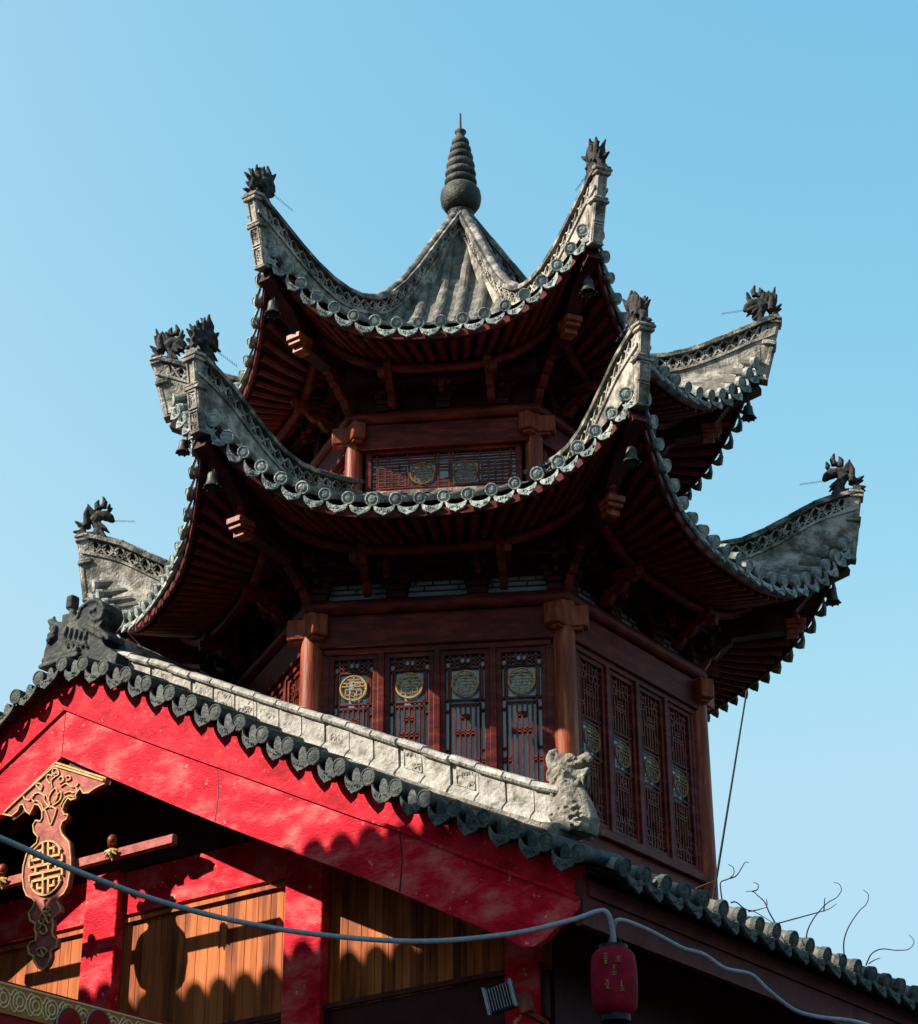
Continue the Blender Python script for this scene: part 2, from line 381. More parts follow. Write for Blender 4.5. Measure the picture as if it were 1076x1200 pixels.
    def zt(r): return interp(top, r)
    Rin, Rt, zt_end, ze = P['top'][0][0], P['Rt'], P['zt'], P['ze']
    L = Rt-Rin
    h = MB(); h.mi = 0
    # body
    def body(r0, r1, fa, fb, wd, ns, mi):
        h.mi = mi
        prev = None
        for k in range(ns):
            a = r0+(r1-r0)*k/ns; b_ = r0+(r1-r0)*(k+1)/ns
            vs = [V(x_, s_*wd/2, f_(x_)) for x_ in (a, b_) for s_ in (-1, 1) for f_ in (fa, fb)]
            h.add(vs, [(0, 1, 3, 2), (4, 6, 7, 5), (0, 4, 5, 1), (2, 3, 7, 6), (0, 2, 6, 4), (1, 5, 7, 3)])
    def hl(r): return min(.19, (zt(r)-interp(P['zh'], r))*.55)
    body(Rin, Re+.03, lambda r: zt(r)-.07-hl(r), lambda r: interp(P['zh'], r)-.12, .13, 24, 0)
    h.mi = 0
    for sy in (-1, 1):
        def flank(i, j):
            r = Re*(.62+.36*i); ym = .05
            while ym < .42 and .866*r+.5*(ym+.02) < de(-.5*r+.866*(ym+.02))-.07: ym += .02
            y = .045+(ym-.045)*j
            return V(r, sy*y, z(-.5*r+.866*y, .866*r+.5*y)+.035+.10*(1-j)**2)
        h.grid(flank, 16, 5)
    # recessed panel behind the lattice
    body(Rin, Rt-.03, lambda r: zt(r)-.05, lambda r: zt(r)-.08-hl(r), .03, 24, 2)
    # rails
    body(Rin, Rt-.02, lambda r: zt(r)-.05-hl(r), lambda r: zt(r)-.085-hl(r), .17, 30, 0)
    # lattice: crossing curved bars and rings, real openings over the recessed panel
    cell = .15; nc = max(3, int((L-.03)/cell)); h.mi = 0
    for k in range(nc):
        a = Rin+k*(L-.03)/nc; b_ = Rin+(k+1)*(L-.03)/nc; mid = (a+b_)/2
        for s_ in (-1, 1):
            y = s_*.045
            def pt(r, v): return V(r, y, zt(r)-.055-hl(r)*v)
            h.bar(pt(a, 0), pt(b_, 1), .02, .04, (0, 1, 0)); h.bar(pt(a, 1), pt(b_, 0), .02, .04, (0, 1, 0))
            ringp = [pt(mid+math.cos(q*math.pi/4)*cell*.27, .5+math.sin(q*math.pi/4)*.3) for q in range(9)]
            h.tube(ringp, .013, 5, False)
            arc = [pt(a+math.cos(q*math.pi/4)*cell*.3, 1-abs(math.sin(q*math.pi/4))*.42) for q in range(0, 5)]
            if k: h.tube(arc, .012, 5, False)
    # cap, laid in overlapping pieces
    h.mi = 1
    m = max(4, round(L/.26))
    for k in range(m):
        a = Rin-.01+(L+.06)*k/m; b_ = Rin-.01+(L+.06)*(k+1)/m-.006
        A, B = V(a, 0, zt(a)-.035), V(b_, 0, zt(b_)-.035)
        h.bar(A, B, .2, .05); h.tube([A+V(0, 0, .02), (A+B)/2+V(0, 0, .021), B+V(0, 0, .018)], [.062, .06, .058], 10)
    ridge = h.build('hip_ridge', [STONE, DSTONE, BEAST], pv)
    # carved end panel
    q = MB(); A = V(Re+.02, 0, ze); B = V(Rt, 0, zt_end-.05); D = B-A; dl = D.normalized(); ou = V(dl.z, 0, -dl.x)
    H_ = D.length; rot = Matrix((V(0, 1, 0), dl, V(0, 1, 0).cross(dl))).transposed()
    def on(a, o_=0): return A+dl*a*H_+ou*o_
    q.box(on(.5, -.06), (.12, H_, .16), rot)
    q.box(on(.28, .03), (.145, H_*.54, .05), rot, .01)
    q.box(on(.78, .015), (.125, H_*.32, .05), rot, .01)
    for a, ww, hh in ((.58, .2, .035), (.62, .17, .03), (.95, .18, .04), (1.0, .21, .035), (.02, .155, .03)):
        q.box(on(a, -.01), (ww, hh, .17), rot, .008)
    for s_ in (-1, 1):
        q.bar(on(.66, .045)+V(0, s_*.045, 0), on(.92, .045)+V(0, s_*.045, 0), .018, .018)
    for a0, a1 in ((.05, .28), (.32, .54)):
        for s_ in (-1, 1): q.bar(on(a0, .06)+V(0, s_*.052, 0), on(a1, .06)+V(0, s_*.052, 0), .014, .014)
        for a in (a0, a1): q.bar(on(a, .06)+V(0, -.06, 0), on(a, .06)+V(0, .06, 0), .014, .014)
        for t_ in range(7):
            c = on((a0+a1)/2+random.uniform(-.07, .07), .055)+V(0, random.uniform(-.035, .035), 0)
            q.tube([c+V(0, math.cos(g_)*.022, 0)+dl*math.sin(g_)*.022 for g_ in [0, 1, 2, 3, 4]], .008, 5)
    q.build('carved_end', STONE, ridge)
    # beast, carved in three versions
    def make_beast(hx, hz, keep):
        def jit(L_): return [(a+random.uniform(-.02, .02), z_+random.uniform(-.02, .02), da*random.uniform(.5, 1.3), dz*random.uniform(.5, 1.3)) for a, z_, da, dz in L_ if random.random() < keep]
        k = MB(); bs = P['bs']; o = V(Rt-.2, 0, zt(Rt-.2)+.0)
        th = math.atan2(zt(Rt)-zt(Rt-.4), .4)
        def bp(a, z_, y=0): return o+V(.06+a*.82, y*.85, a*math.tan(th)*.8+z_*1.1)*bs
        k.tube([bp(-.1, -.03), bp(.05, -.01), bp(.19, -.03)], [.075, .085, .075], 9)
        k.tube([bp(.17, .0), bp(.19, .1), bp(.13, .2), bp(.03, .22), bp(-.05, .14), bp(-.06, .03)], [.045, .04, .045, .05, .055, .06], 9)
        k.tube([bp(.02, .2), bp(-.04+hx*.4, .3), bp(-.12+hx, .36+hz), bp(-.2+hx, .34+hz), bp(-.25+hx, .3+hz)], [.075, .065, .07, .05, .025], 9)
        k.tube([bp(-.15, .31), bp(-.21, .27), bp(-.24, .24)], [.045, .03, .015], 7)
        k.tube([bp(-.1, .4), bp(-.13, .48), bp(-.09, .55)], [.045, .035, .012], 7)
        k.tube([bp(-.03, .36), bp(.0, .44), bp(-.03, .5)], [.045, .035, .01], 7)
        for (a, z_, da, dz) in jit([(-.18, .38, -.05, .1), (-.08, .26, -.12, -.03), (-.06, .2, -.12, -.07), (-.06, .12, -.1, -.07), (.02, .3, .07, .1), (.07, .25, .07, .12), (.13, .22, .06, .12), (.18, .17, .08, .08), (.2, .1, .08, .02), (.2, .04, .07, -.03), (-.05, .42, .06, .06)]):
            for y in (-.05, .05):
                k.tube([bp(a, z_, y*.6), bp(a+da*.8, z_+dz*.8, y), bp(a+da*1.2, z_+dz*1.2, y*1.5)], [.03, .024, .01], 6)
        for y in (-.05, .05): k.tube([bp(.12, .12, y), bp(.15, .27, y*1.1), bp(.12, .36, y*1.3)], [.04, .032, .014], 6)
        return sculpt(k, 'ridge_beast', BEAST, .0105, 1, ridge)
    beast = make_beast(0, 0, .85)
    bs = P['bs']; o = V(Rt-.2, 0, zt(Rt-.2)+.0); th = math.atan2(zt(Rt)-zt(Rt-.4), .4)
    def bp(a, z_, y=0): return o+V(.06+a*.82, y*.85, a*math.tan(th)*.8+z_*1.1)*bs
    wz = MB(); pts = []
    for i in range(40):
        u = i/39; a = -.22-.42*u; pts.append(bp(a, .2-.04*u+.014*math.sin(i*1.9)-a*math.tan(th)*.8, .02+.012*math.cos(i*1.9)))
    wz.tube(pts, .0028, 4); wz.build('wire_whisker', IRON, ridge)
    ridge.rotation_euler.z = R(-120)
    vs_ = [make_beast(.05, .05, .6), make_beast(-.04, -.05, .7)]; vd_ = [v_.data for v_ in vs_]
    for v_ in vs_: bpy.data.objects.remove(v_)
    for k_ in range(1, 6):
        c_ = dup(ridge, pv, R(-120+60*k_))
        if k_ % 3:
            for ch_ in c_.children:
                if ch_.name.startswith('ridge_beast'): ch_.data = vd_[k_ % 3-1]
    # ---- hip beams under the corner
    rr, zz = P['ring']; br, bz = P['blk']
    hb = MB()
    pts = [V(rr*.9, 0, zz+.6), V(rr*1.1, 0, zz+.62), V((rr+Re)/2+.1, 0, zz+.72), V(Re-.45, 0, ze-.24), V(Re-.04, 0, ze-.05)]
    for a, c in zip(pts, pts[1:]): hb.bar(a, c+(c-a)*.03, .15, .2)
    hb.bar(V(rr*.9, 0, zz+.42), V(br-.1, 0, bz+.03), .15, .15)
    for s_ in (-1, 1):   # strut from the wall to the hip beam
        hb.bar(V(rr*.95, s_*.02, zz+.1), V(rr*1.12, s_*.02, zz+.4), .06, .1)
    hbo = hb.build('hip_beam', MAROON, pv)
    bh = MB(); bh.box((br-.06, 0, bz+.05), (.24, .19, .07), None, .008); bh.box((br-.07, 0, bz-.01), (.2, .17, .05), None, .008); bh.box((br-.1, 0, bz-.07), (.14, .15, .07), None, .008); bh.build('beam_head', WOODV, hbo)
    bl = MB(); bl.lathe([(.03, 0), (.055, .03), (.06, .06), (.035, .1), (.05, .12), (.062, .16), (.045, .21), (.03, .24)], (br-.06, 0, bz+.085), (0, 0, 1), 12)
    bl.build('turned_post', WOODH, hbo)
    # carved scroll bracket below the purlin corner
    def scroll(mb, R0, z0, R1, z1, wdt, fr):
        n_ = 14; up_, lo_ = [], []
        for i in range(n_+1):
            u = i/n_; x = R0+(R1-R0)*u; z_ = z0+(z1-z0)*u**.8
            up_.append((x, z_+.05)); lo_.append((x, z_-.06-.05*abs(math.sin(u*math.pi*3.5))*(1-.3*u)))
        mb.prism(up_+lo_[::-1], lambda a, b_: fr(a, wdt/2, b_), lambda a, b_: fr(a, -wdt/2, b_))
    scb = MB(); scroll(scb, rr-.02, zz+.1, rr+.42, zz+.52, .09, lambda a, y, b_: V(a, y, b_)); scb.build('scroll_bracket', WOODH, hbo)
    hbo.rotation_euler.z = R(-120)
    for k_ in range(1, 6): dup(hbo, pv, R(-120+60*k_))
    # ---- purlin, struts, dougong and clerestory above the ring beam, one side
    pr = MB(); pr.bar(V(-ri/2, -ai, zi), V(ri/2, -ai, zi), .12, .2); pr.bar(V(-ri/2-.1, -ai+.02, zi+.17), V(ri/2+.1, -ai+.02, zi+.17), .09, .08)
    pu = pr.build('eave_purlin', MAROON, pv)
    ra = rr*math.cos(R(30))
    for x in P['struts']:
            st = MB()
            st.box((x, -ai-.03, zi-.03), (.07, .09, .34), None, .01); st.lathe([(.02, 0), (.04, .03), (.03, .06)], (x, -ai-.03, zi-.26), (0, 0, 1), 8)
            for sgn in (-1, 1): st.box((x+sgn*.06, -ai-.02, zi-.11), (.06, .06, .06), Matrix.Rotation(.78, 3, 'Y'))
            st.build('hanging_strut', WOODH, pu)
    m_ = P['bx'][1]-P['bx'][0] if len(P['bx']) > 1 else .6; m_ /= 2
    for x in P['bx']:
        dg_ = MB()
        for wd_, hh, zo in ((.5, .08, .12), (.56, .06, .2), (.66, .07, .27), (.95, .07, .34), (1.4, .06, .405), (2, .06, .46)): dg_.box((x, -ra+.06, zz+zo), (min(m_*2, wd_*m_), .14, hh), None, .008)
        for j_, (dd, zo) in enumerate(((.1, .27), (.2, .36), (.3, .45))): dg_.box((x, -ra-dd/2+.04, zz+zo), (.07, dd+.1, .06), None, .008)
        dg_.build('bracket_set', MAROON, pu)
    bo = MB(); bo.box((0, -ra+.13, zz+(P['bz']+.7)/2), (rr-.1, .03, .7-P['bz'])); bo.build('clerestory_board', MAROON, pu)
    cl = MB(); cl.box((0, -ra+.2, zz+.28), (rr-.2, .012, .42 if P['bz'] > .2 else .1)); cgl = cl.build('clerestory_glass', PGLASS, pu)
    yb = -ra+.185; cb = MB()
    for zo in (.22, .28, .34, .39): cb.bar(V(-rr/2+.1, yb, zz+zo), V(rr/2-.1, yb, zz+zo), .016, .014)
    for i in range(int(rr/.09)):
        x = -rr/2+.12+i*.09; a_ = (.22, .28, .33, .28)[i % 4]; cb.bar(V(x, yb, zz+a_), V(x, yb, zz+a_+.06), .016, .016, (1, 0, 0))
    cb.build('clerestory_lattice', LATT, pu)
    dup6(pu, pv)

# ---------------------------------------------------------------- lattice work and medallions (in a face frame: x across, z up, facing -Y)
def medallion(mb, cx, cy, cz, r, s=1.0):
    mb.tube([V(cx+math.cos(a*math.pi/12)*r, cy, cz+math.sin(a*math.pi/12)*r) for a in range(25)], .0085*s, 6, False)
    mb.tube([V(cx+math.cos(a*math.pi/12)*r*.9, cy, cz+math.sin(a*math.pi/12)*r*.9) for a in range(25)], .004*s, 4, False)
    b = .0135*s
    def hb(x0, x1, z_): mb.bar(V(cx+x0*r, cy, cz+z_*r), V(cx+x1*r, cy, cz+z_*r), b*.8, b*.75)
    def vb(x, z0, z1_): mb.bar(V(cx+x*r, cy, cz+z0*r), V(cx+x*r, cy, cz+z1_*r), b*.8, b*.75, (1, 0, 0))
    vb(0, .3, .9); hb(-.45, .45, .68); hb(-.8, .8, .42); vb(-.5, .2, .42); vb(.5, .2, .42)
    hb(-.9, .9, .14); hb(-.6, .6, -.1); vb(0, .42, -.1)
    vb(-.25, -.5, -.1); vb(.25, -.5, -.1); vb(-.6, -.7, -.1); vb(.6, -.7, -.1)
    hb(-.6, -.25, -.55); hb(.25, .6, -.55)
    mb.tube([V(cx+x*r, cy, cz+z_*r) for x, z_ in ((-.25, -.5), (-.3, -.8), (0, -.92), (.3, -.8), (.25, -.5))], b*.38, 5)
    mb.tube([V(cx+math.cos(a*math.pi/5)*r*.16, cy, cz-.52*r+math.sin(a*math.pi/5)*r*.16) for a in range(11)], b*.3, 5)
def leaf_lattice(mb, x0, x1, z0, z1, y, zm, rm):
    bw = .016; cx = (x0+x1)/2
    def hb(a, b, z): mb.bar(V(a, y, z), V(b, y, z), .022, bw)
    def vb(x, a, b): mb.bar(V(x, y, a), V(x, y, b), .022, bw, (1, 0, 0))
    # border
    vb(x0+.05, z0, z1); vb(x1-.05, z0, z1)
    sq = rm*1.12
    hb(x0, x1, zm+sq); hb(x0, x1, zm-sq); vb(cx-sq, zm-sq, zm+sq); vb(cx+sq, zm-sq, zm+sq)
    for z in (zm+sq+.05, zm-sq-.05): hb(x0+.05, x1-.05, z)
    # fret at the head and foot
    for zz_, dr in ((z1, -1), (z0, 1)):
        lim = abs(zz_-(zm+sq if dr < 0 else zm-sq))
        n_ = 3 if lim > .2 else 1
        for i in range(n_):
            a = zz_+dr*(.045+.07*i); ins = .03+.045*i
            hb(x0, x0+.15-ins*.3, a); hb(x1-.15+ins*.3, x1, a)
            vb(x0+.09+i*.03, a, a+dr*.07); vb(x1-.09-i*.03, a, a+dr*.07)
        for k in (-1, 0, 1): vb(cx+k*.055, zz_, zz_+dr*min(lim, .24+.05*(k == 0)))
        hb(cx-.055, cx+.055, zz_+dr*.13)
    # long vertical bars
    for za, zb in ((zm+sq+.05, z1-.2), (z0+.2 if zm-z0 > .7 else z0+.05, zm-sq-.05)):
        if zb-za < .15: continue
        for k in range(-3, 4): vb(cx+k*.052, za, zb)
        for k_, f_ in ((-1, .3), (1, .3), (-3, .62), (3, .62), (0, .12)):
            zc_ = zb-(zb-za)*f_; hb(cx+(k_-1)*.052, cx+(k_+1)*.052, zc_); hb(cx+(k_-1)*.052, cx+(k_+1)*.052, zc_-.03)
    for z in [z0+.25+i*.42 for i in range(int((z1-z0-.3)/.42))]:
        hb(x0, x0+.05, z); hb(x1-.05, x1, z)

# ---------------------------------------------------------------- the pavilion
pv = empty('pavilion', (0, 0, 0))
tag(pv, 'two-tiered hexagonal maroon wooden pavilion with upswept grey tiled eaves rising behind the gabled hall', 'pavilion')

UP = dict(zh=[(.07, 6.15), (.37, 5.58), (.66, 5.05), (1.09, 4.5), (1.5, 4.12), (2.0, 3.88), (2.48, 3.78), (3.0, 3.84), (3.3, 3.95), (3.6, 4.1)],
          zc=[(.06, 6.15), (.4, 5.4), (.8, 4.75), (1.3, 4.12), (1.9, 3.57), (2.5, 3.2), (2.87, 3.03), (3.12, 2.93)], am=2.87, Re=3.58, zm=2.95, p=2.8, n=19, d0=.12, ts=1.0,
          pur=(2.24, 2.98), nr=22, bx=(-.66, 0, .66), bz=.1, top=[(.1, 6.43), (.3, 6.13), (.67, 5.57), (1.05, 5.0), (1.35, 4.63), (1.64, 4.37), (1.95, 4.22), (2.3, 4.16), (2.7, 4.2), (3.13, 4.34), (3.51, 4.5), (3.83, 4.61)],
          Rt=3.83, zt=4.61, ze=3.72, bs=.95, ring=(2.11, 2.52), blk=(3.03, 3.08), struts=(0,))
LO = dict(zh=[(1.99, 1.6), (2.36, 1.42), (2.85, 1.28), (3.28, 1.25), (3.63, 1.31), (4.0, 1.43), (4.41, 1.62)],
          zc=[(1.7, 1.56), (2.3, 1.22), (2.9, .88), (3.3, .66), (3.55, .56), (3.82, .47)], am=3.55, Re=4.41, zm=.56, p=3.0, n=23, d0=1.7, ts=1.0,
          pur=(2.86, .49), nr=28, bx=(-1.25, -.42, .42, 1.25), bz=.32, top=[(1.9, 1.83), (2.2, 1.73), (2.61, 1.64), (2.93, 1.6), (3.25, 1.64), (3.65, 1.81), (4.05, 2.03), (4.32, 2.13), (4.59, 2.2)],
          Rt=4.59, zt=2.2, ze=1.3, bs=.95, ring=(2.7, 0), blk=(3.82, .52), struts=(-.5, .45))
roof_tier(pv, UP); roof_tier(pv, LO)

f = MB()
prof = [(.13, 6.35), (.16, 6.42), (.17, 6.46), (.12, 6.49), (.2, 6.52), (.25, 6.6), (.265, 6.7), (.25, 6.79), (.2, 6.86), (.15, 6.88)]
z_ = 6.88
for r_, h_ in ((.21, .13), (.2, .13), (.185, .13), (.165, .12), (.14, .12), (.115, .11)):
    prof += [(r_*.78, z_+.005), (r_*.97, z_+h_*.25), (r_, z_+h_*.5), (r_*.95, z_+h_*.75), (r_*.76, z_+h_)]; z_ += h_
prof += [(.06, z_+.03), (.05, z_+.08), (.075, z_+.11), (.075, z_+.13), (.03, z_+.15), (.0, z_+.16)]
fin = f.lathe(prof, n=28) or f.build('finial', mat('finial_stone', [(.3, (.016, .02, .02)), (.5, (.05, .052, .05)), (.72, (.16, .15, .13))], 5, .6, .5, bscale=30), pv, 60)
rd = MB(); rd.tube([V(0, 0, 7.7), V(0, 0, 8.04)], [.018, .012], 8); rd.build('finial_rod', IRON, fin)

def column(Rc, z0, z1, r):
    c = MB(); c.lathe([(r*1.02, z0), (r*1.02, z0+.05), (r, z0+.06), (r*.98, (z0+z1)/2), (r*.96, z1)], (Rc, 0, 0), (0, 0, 1), 20)
    o = c.build('column', COLW, pv); o.rotation_euler.z = R(-120)
    for k in range(1, 6): dup(o, pv, R(-120+60*k))
column(2.6, -3.4, .0, .125); column(2.0, 1.2, 2.5, .1)

def ring_and_ties(Rr, z0, rad, th, tw, ext, es):
    ap = Rr*math.cos(R(30))
    b = MB()
    n = 6; cs = [V(Rr*math.cos(R(60*k)), Rr*math.sin(R(60*k)), z0) for k in range(6)]
    for k in range(6):
        a, c = cs[k], cs[(k+1) % 6]; b.tube([a, c], rad, 14); b.ball(a, rad*1.01, 14)
    b.build('ring_beam', WOODH, pv)
    t = MB(); t.box((0, -ap+.04, z0-rad-.03-th/2), (Rr-.16, tw, th), None, .01)
    t.box((0, -ap+.06, z0-.05), (Rr-.1, tw*.7, .1))
    o = t.build('tie_beam', WOODH, pv)
    for s_ in (-1, 1):
        e = MB(); L_ = ext; xc = s_*(Rr/2+L_/2-.02); zc_ = z0-rad-.03-es/2
        e.box((xc, -ap+.04, zc_), (L_, tw*1.15, es), None, .012); e.box((xc-s_*.02, -ap+.04, zc_-es/2-.015), (L_*.7, tw*.8, .03), None, .006)
        e.build('beam_end', WOODV, o)
    dup6(o, pv)
ring_and_ties(2.66, .0, .085, .34, .15, .25, .23)
ring_and_ties(2.08, 2.52, .07, .3, .13, .22, .2)

def door_leaf(x, zm, ap, z0, z1, wd=.5):
    f = MB(); y = -ap; w2 = wd/2
    f.box((x-w2+.02, y, (z0+z1)/2), (.06, .06, z1-z0), None, .006); f.box((x+w2-.02, y, (z0+z1)/2), (.06, .06, z1-z0), None, .006)
    f.box((x, y, z1-.025), (wd-.02, .055, .05)); f.box((x, y, z0+.03), (wd-.02, .055, .06))
    o = f.build('door_leaf', WOODH, pv)
    l = MB(); leaf_lattice(l, x-w2+.05, x+w2-.05, z0+.06, z1-.05, y+.004, zm, .155); l.build('lattice', LATT, o)
    gl = MB(); gl.box((x, y+.035, (z0+z1)/2), (wd-.08, .008, z1-z0-.06)); gl.build('glass_pane', GLASS, o)
    m = MB(); medallion(m, x, y-.015, zm, .135, 1.1); m.build('medallion', GOLD if zm > -1 else BGOLD, o)
    return o
AP = 2.6*math.cos(R(30))
xs = (-.86, -.285, .285, .86)
for x in xs: door_leaf(x, -.88, AP, -2.32, -.52)
face = []
for x in xs: face.append(door_leaf(x, -1.4, AP, -2.32, -.52))
for o in face:
    for k in (2, 3, 4, 5): dup(o, pv, R(60*k))
    o.rotation_euler.z = R(60)
s = MB()
for x in (-.5725, 0, .5725): s.box((x, -AP-.01, -1.42), (.07, .09, 1.84), None, .006)
for x in (-1.17, 1.17): s.box((x, -AP, -1.42), (.12, .08, 1.84), None, .006)
s.box((0, -AP, -.485), (2.35, .1, .07), None, .006); s.box((0, -AP-.01, -2.37), (2.4, .14, .1), None, .01); s.box((0, -AP+.03, -2.9), (2.45, .1, .96))
so = s.build('door_frame', WOODH, pv); dup6(so, pv)
# upper storey windows
AP2 = 2.0*math.cos(R(30))
wf = MB(); y = -AP2
wf.box((0, y, 2.115), (1.72, .07, .06), None, .006); wf.box((0, y, 1.6), (1.72, .09, .07), None, .006)
for s_ in (-1, 1): wf.box((s_*.83, y, 1.86), (.07, .07, .46), None, .006)
wf.box((0, y+.02, 1.4), (1.8, .06, .34))
wo = wf.build('window_frame', WOODH, pv)
wl = MB(); y2 = y+.0
def hb(a, b, z): wl.bar(V(a, y2, z), V(b, y2, z), .022, .014)
def vb(x, a, b): wl.bar(V(x, y2, a), V(x, y2, b), .022, .014, (1, 0, 0))
za, zb, zc0 = 1.635, 2.085, 1.83
for c in (-.235, .235):
    for d in (-.15, .15): vb(c+d, zc0-.15, zc0+.15)
    for d in (-.15, .15): hb(c-.15, c+.15, zc0+d)
for z in (2.045, 2.01): hb(-.8, .8, z)
for z in (1.67,): hb(-.8, .8, z)
for s_ in (-1, 1):
    for i in range(5):
        x = s_*(.42+.075*i); vb(x, za+.03+.03*(i % 2), zb-.1-.04*((i+1) % 2))
    for i in range(7):
        z = 1.7+.045*i; a = .385+.03*(i % 3); b = .79-.08*((i+1) % 2); hb(s_*a, s_*b, z)
    vb(s_*.74, za, zb); vb(s_*.06, za, zb)
for z in (1.72, 1.76, 1.9, 1.94): hb(-.085, .085, z)
for x in (-.62, -.4, -.1, .1, .4, .62): vb(x, 2.01, zb)
wl.build('lattice', LATT, wo)
gl = MB(); gl.box((0, y+.04, 1.86), (1.66, .01, .5)); gl.build('glass_pane', GLASS, wo)
for c in (-.235, .235):
    m = MB(); medallion(m, c, y-.02, zc0, .13); m.build('medallion', BGOLD, wo)
dup6(wo, pv)
ac = MB(); ac.box((0, -1.83, 1.53), (1.7, .16, .05), None, .01); aco = ac.build('stone_sill', DSTONE, pv); dup6(aco, pv)
# dark core that carries the floors
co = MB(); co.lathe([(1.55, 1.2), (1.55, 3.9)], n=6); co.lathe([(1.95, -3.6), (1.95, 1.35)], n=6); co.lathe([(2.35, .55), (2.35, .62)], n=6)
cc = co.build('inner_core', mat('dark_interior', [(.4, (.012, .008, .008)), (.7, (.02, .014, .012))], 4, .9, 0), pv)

# ---------------------------------------------------------------- bells under the eave corners
def bell(az, Rb, zb, label, clap=.0, L=.34):
    r = empty('wind_bell', (Rb*math.cos(R(az)), Rb*math.sin(R(az)), zb-(L+.2)*.88)); r.scale = (.85, .85, .88)
    tag(r, label, 'bell', 'bells hanging from the eave corners')
    c = MB()
    n = 6
    for i in range(n):
        z0 = .2+L*i/n; cx = V(0, 0, z0+L/n/2); a = (i % 2)*math.pi/2
        c.tube([cx+V(math.cos(a)*math.cos(q*math.pi/4)*.013, math.sin(a)*math.cos(q*math.pi/4)*.013, math.sin(q*math.pi/4)*L/n*.6) for q in range(9)], .0035, 5, False)
    c.build('chain', IRON, r)
    b = MB(); b.lathe([(.015, .2), (.03, .195), (.055, .18), (.065, .16), (.07, .1), (.078, .05), (.098, .01), (.104, 0), (.096, .002), (.07, .05), (.055, .15)], n=18)
    for i in range(8):
        a = i*math.pi/4; b.ball((math.cos(a)*.1, math.sin(a)*.1, -.002), .016, 6)
    b.build('bell_body', BELL, r)
    return r
U_, L_ = (3.42, 3.72), (4.2, 1.28)
for az, (rb, zb), lab in ((-120, U_, 'small bronze bell hanging from the front left corner of the upper roof'),
                          (-60, U_, 'small bronze bell hanging from the front right corner of the upper roof'),
                          (0, U_, 'dark bell silhouetted on the sky at the far right corner of the upper roof'),
                          (180, U_, 'bell hanging from the far left corner of the upper roof, against the sky'),
                          (-120, L_, 'bell hanging against the red rafters at the front left corner of the lower roof'),
                          (-60, L_, 'pale bell hanging below the front right corner of the lower roof'),
                          (0, L_, 'dark bell on a chain at the far right corner of the lower roof')):
    bell(az, rb, zb, lab)

# ---------------------------------------------------------------- the gabled hall
K = 17.4/18
d1 = V(-math.cos(R(30)), math.sin(R(30)), 0); d2 = V(math.sin(R(30)), math.cos(R(30)), 0)
P0 = CAM+ray(680, 1075)*17.4
hall = empty('gabled_hall', (P0.x, P0.y, GROUND), R(-30))
tag(hall, 'gabled hall with weathered red bargeboards and plank gable in front of the pavilion', 'hall')
ZO = P0.z-GROUND
def H(s_, t_, z_): return V(-s_*K, t_*K, z_*K+ZO)            # hall frame: s to the left along the gable, t away, z up
def HB(mb, s0, s1, t0, t1, z0, z1, bev=0):
    a, b = H(s0, t0, z0), H(s1, t1, z1)
    mb.box((a+b)/2, (abs(a.x-b.x), abs(a.y-b.y), abs(a.z-b.z)), None, bev)
def px(x, y, t_):                                             # pixel on the plane t -> (s, z) in hall units
    X = hit(x, y, P0+d2*(t_*K), d2)-P0; return X.dot(d1)/K, X.z/K
S0 = 6.62
VZ = [(-.4, .42), (-.08, .52), (.24, .68), (.72, .93), (1.13, 1.13), (1.63, 1.37), (2.8, 1.99), (3.45, 2.35), (4.11, 2.74), (4.76, 3.1), (5.39, 3.46), (5.9, 3.72), (6.3, 3.88), (6.62, 3.95)]
def vz(s_):
    s_ = S0-abs(s_-S0); return interp(VZ, s_)
BT = smooth_pts([(0, .15), (1.07, .69), (1.94, 1.14), (2.46, 1.38), (3.74, 2.01), (5.41, 2.83), (6.62, 3.45)], 24)
BB = smooth_pts([(.8, -.04), (1.64, .4), (2.44, .81), (4.21, 1.66), (5.84, 2.5), (6.62, 2.91)], 20)
def board(side, name_parent):
    b = MB(); top = [(s_, z_) for s_, z_ in BT]; bot = [(.02, .07), (.12, .0), (.25, -.05), (.35, -.12), (.48, -.17), (.6, -.16), (.72, -.08)]+BB
    f = (lambda s_: s_) if side > 0 else (lambda s_: 2*S0-s_)
    e = .006
    for A, (t0, t1) in (((top, bot), (0, .07)),):
        poly = [(min(f(a), S0-e) if side > 0 else max(f(a), S0+e), z_) for a, z_ in bot]+[(min(f(a), S0-e) if side > 0 else max(f(a), S0+e), z_) for a, z_ in top[::-1]]
        b.prism(poly, lambda a, c: H(a, t0, c), lambda a, c: H(a, t1, c))
    o = b.build('bargeboard', REDP, name_parent)
    sm_ = MB()
    for sx in (1.95, 4.3):
        zt_, zb_ = interp([(a, c) for a, c in BT], sx), interp([(a, c) for a, c in BB], sx)
        sm_.prism([(f(sx-.007), zb_+.01), (f(sx+.007), zb_+.01), (f(sx-.02), (zb_+zt_)/2), (f(sx+.012), zt_-.02), (f(sx-.002), zt_-.02), (f(sx-.033), (zb_+zt_)/2)], lambda a, c: H(a, -.003, c), lambda a, c: H(a, .01, c))
    sm_.build('board_joint', IRON, o)
    tr = MB()
    for off, tt, hh in ((.012, -.012, .03),):
        pts = [H(f(a), tt, z_+off) for a, z_ in top]
        for a, c in zip(pts, pts[1:]): tr.bar(a, c, .03, hh)
    tr.build('board_moulding', REDF, o)
    fa = MB()
    pts = [(f(a), z_) for a, z_ in top]
    poly = [(a, z_+.02) for a, z_ in pts]+[(a, vz(a)-.1) for a, z_ in pts[::-1]]
    fa.prism(poly, lambda a, c: H(a, .045, c), lambda a, c: H(a, .1, c)); fa.build('verge_fascia', REDF, o)
    return o
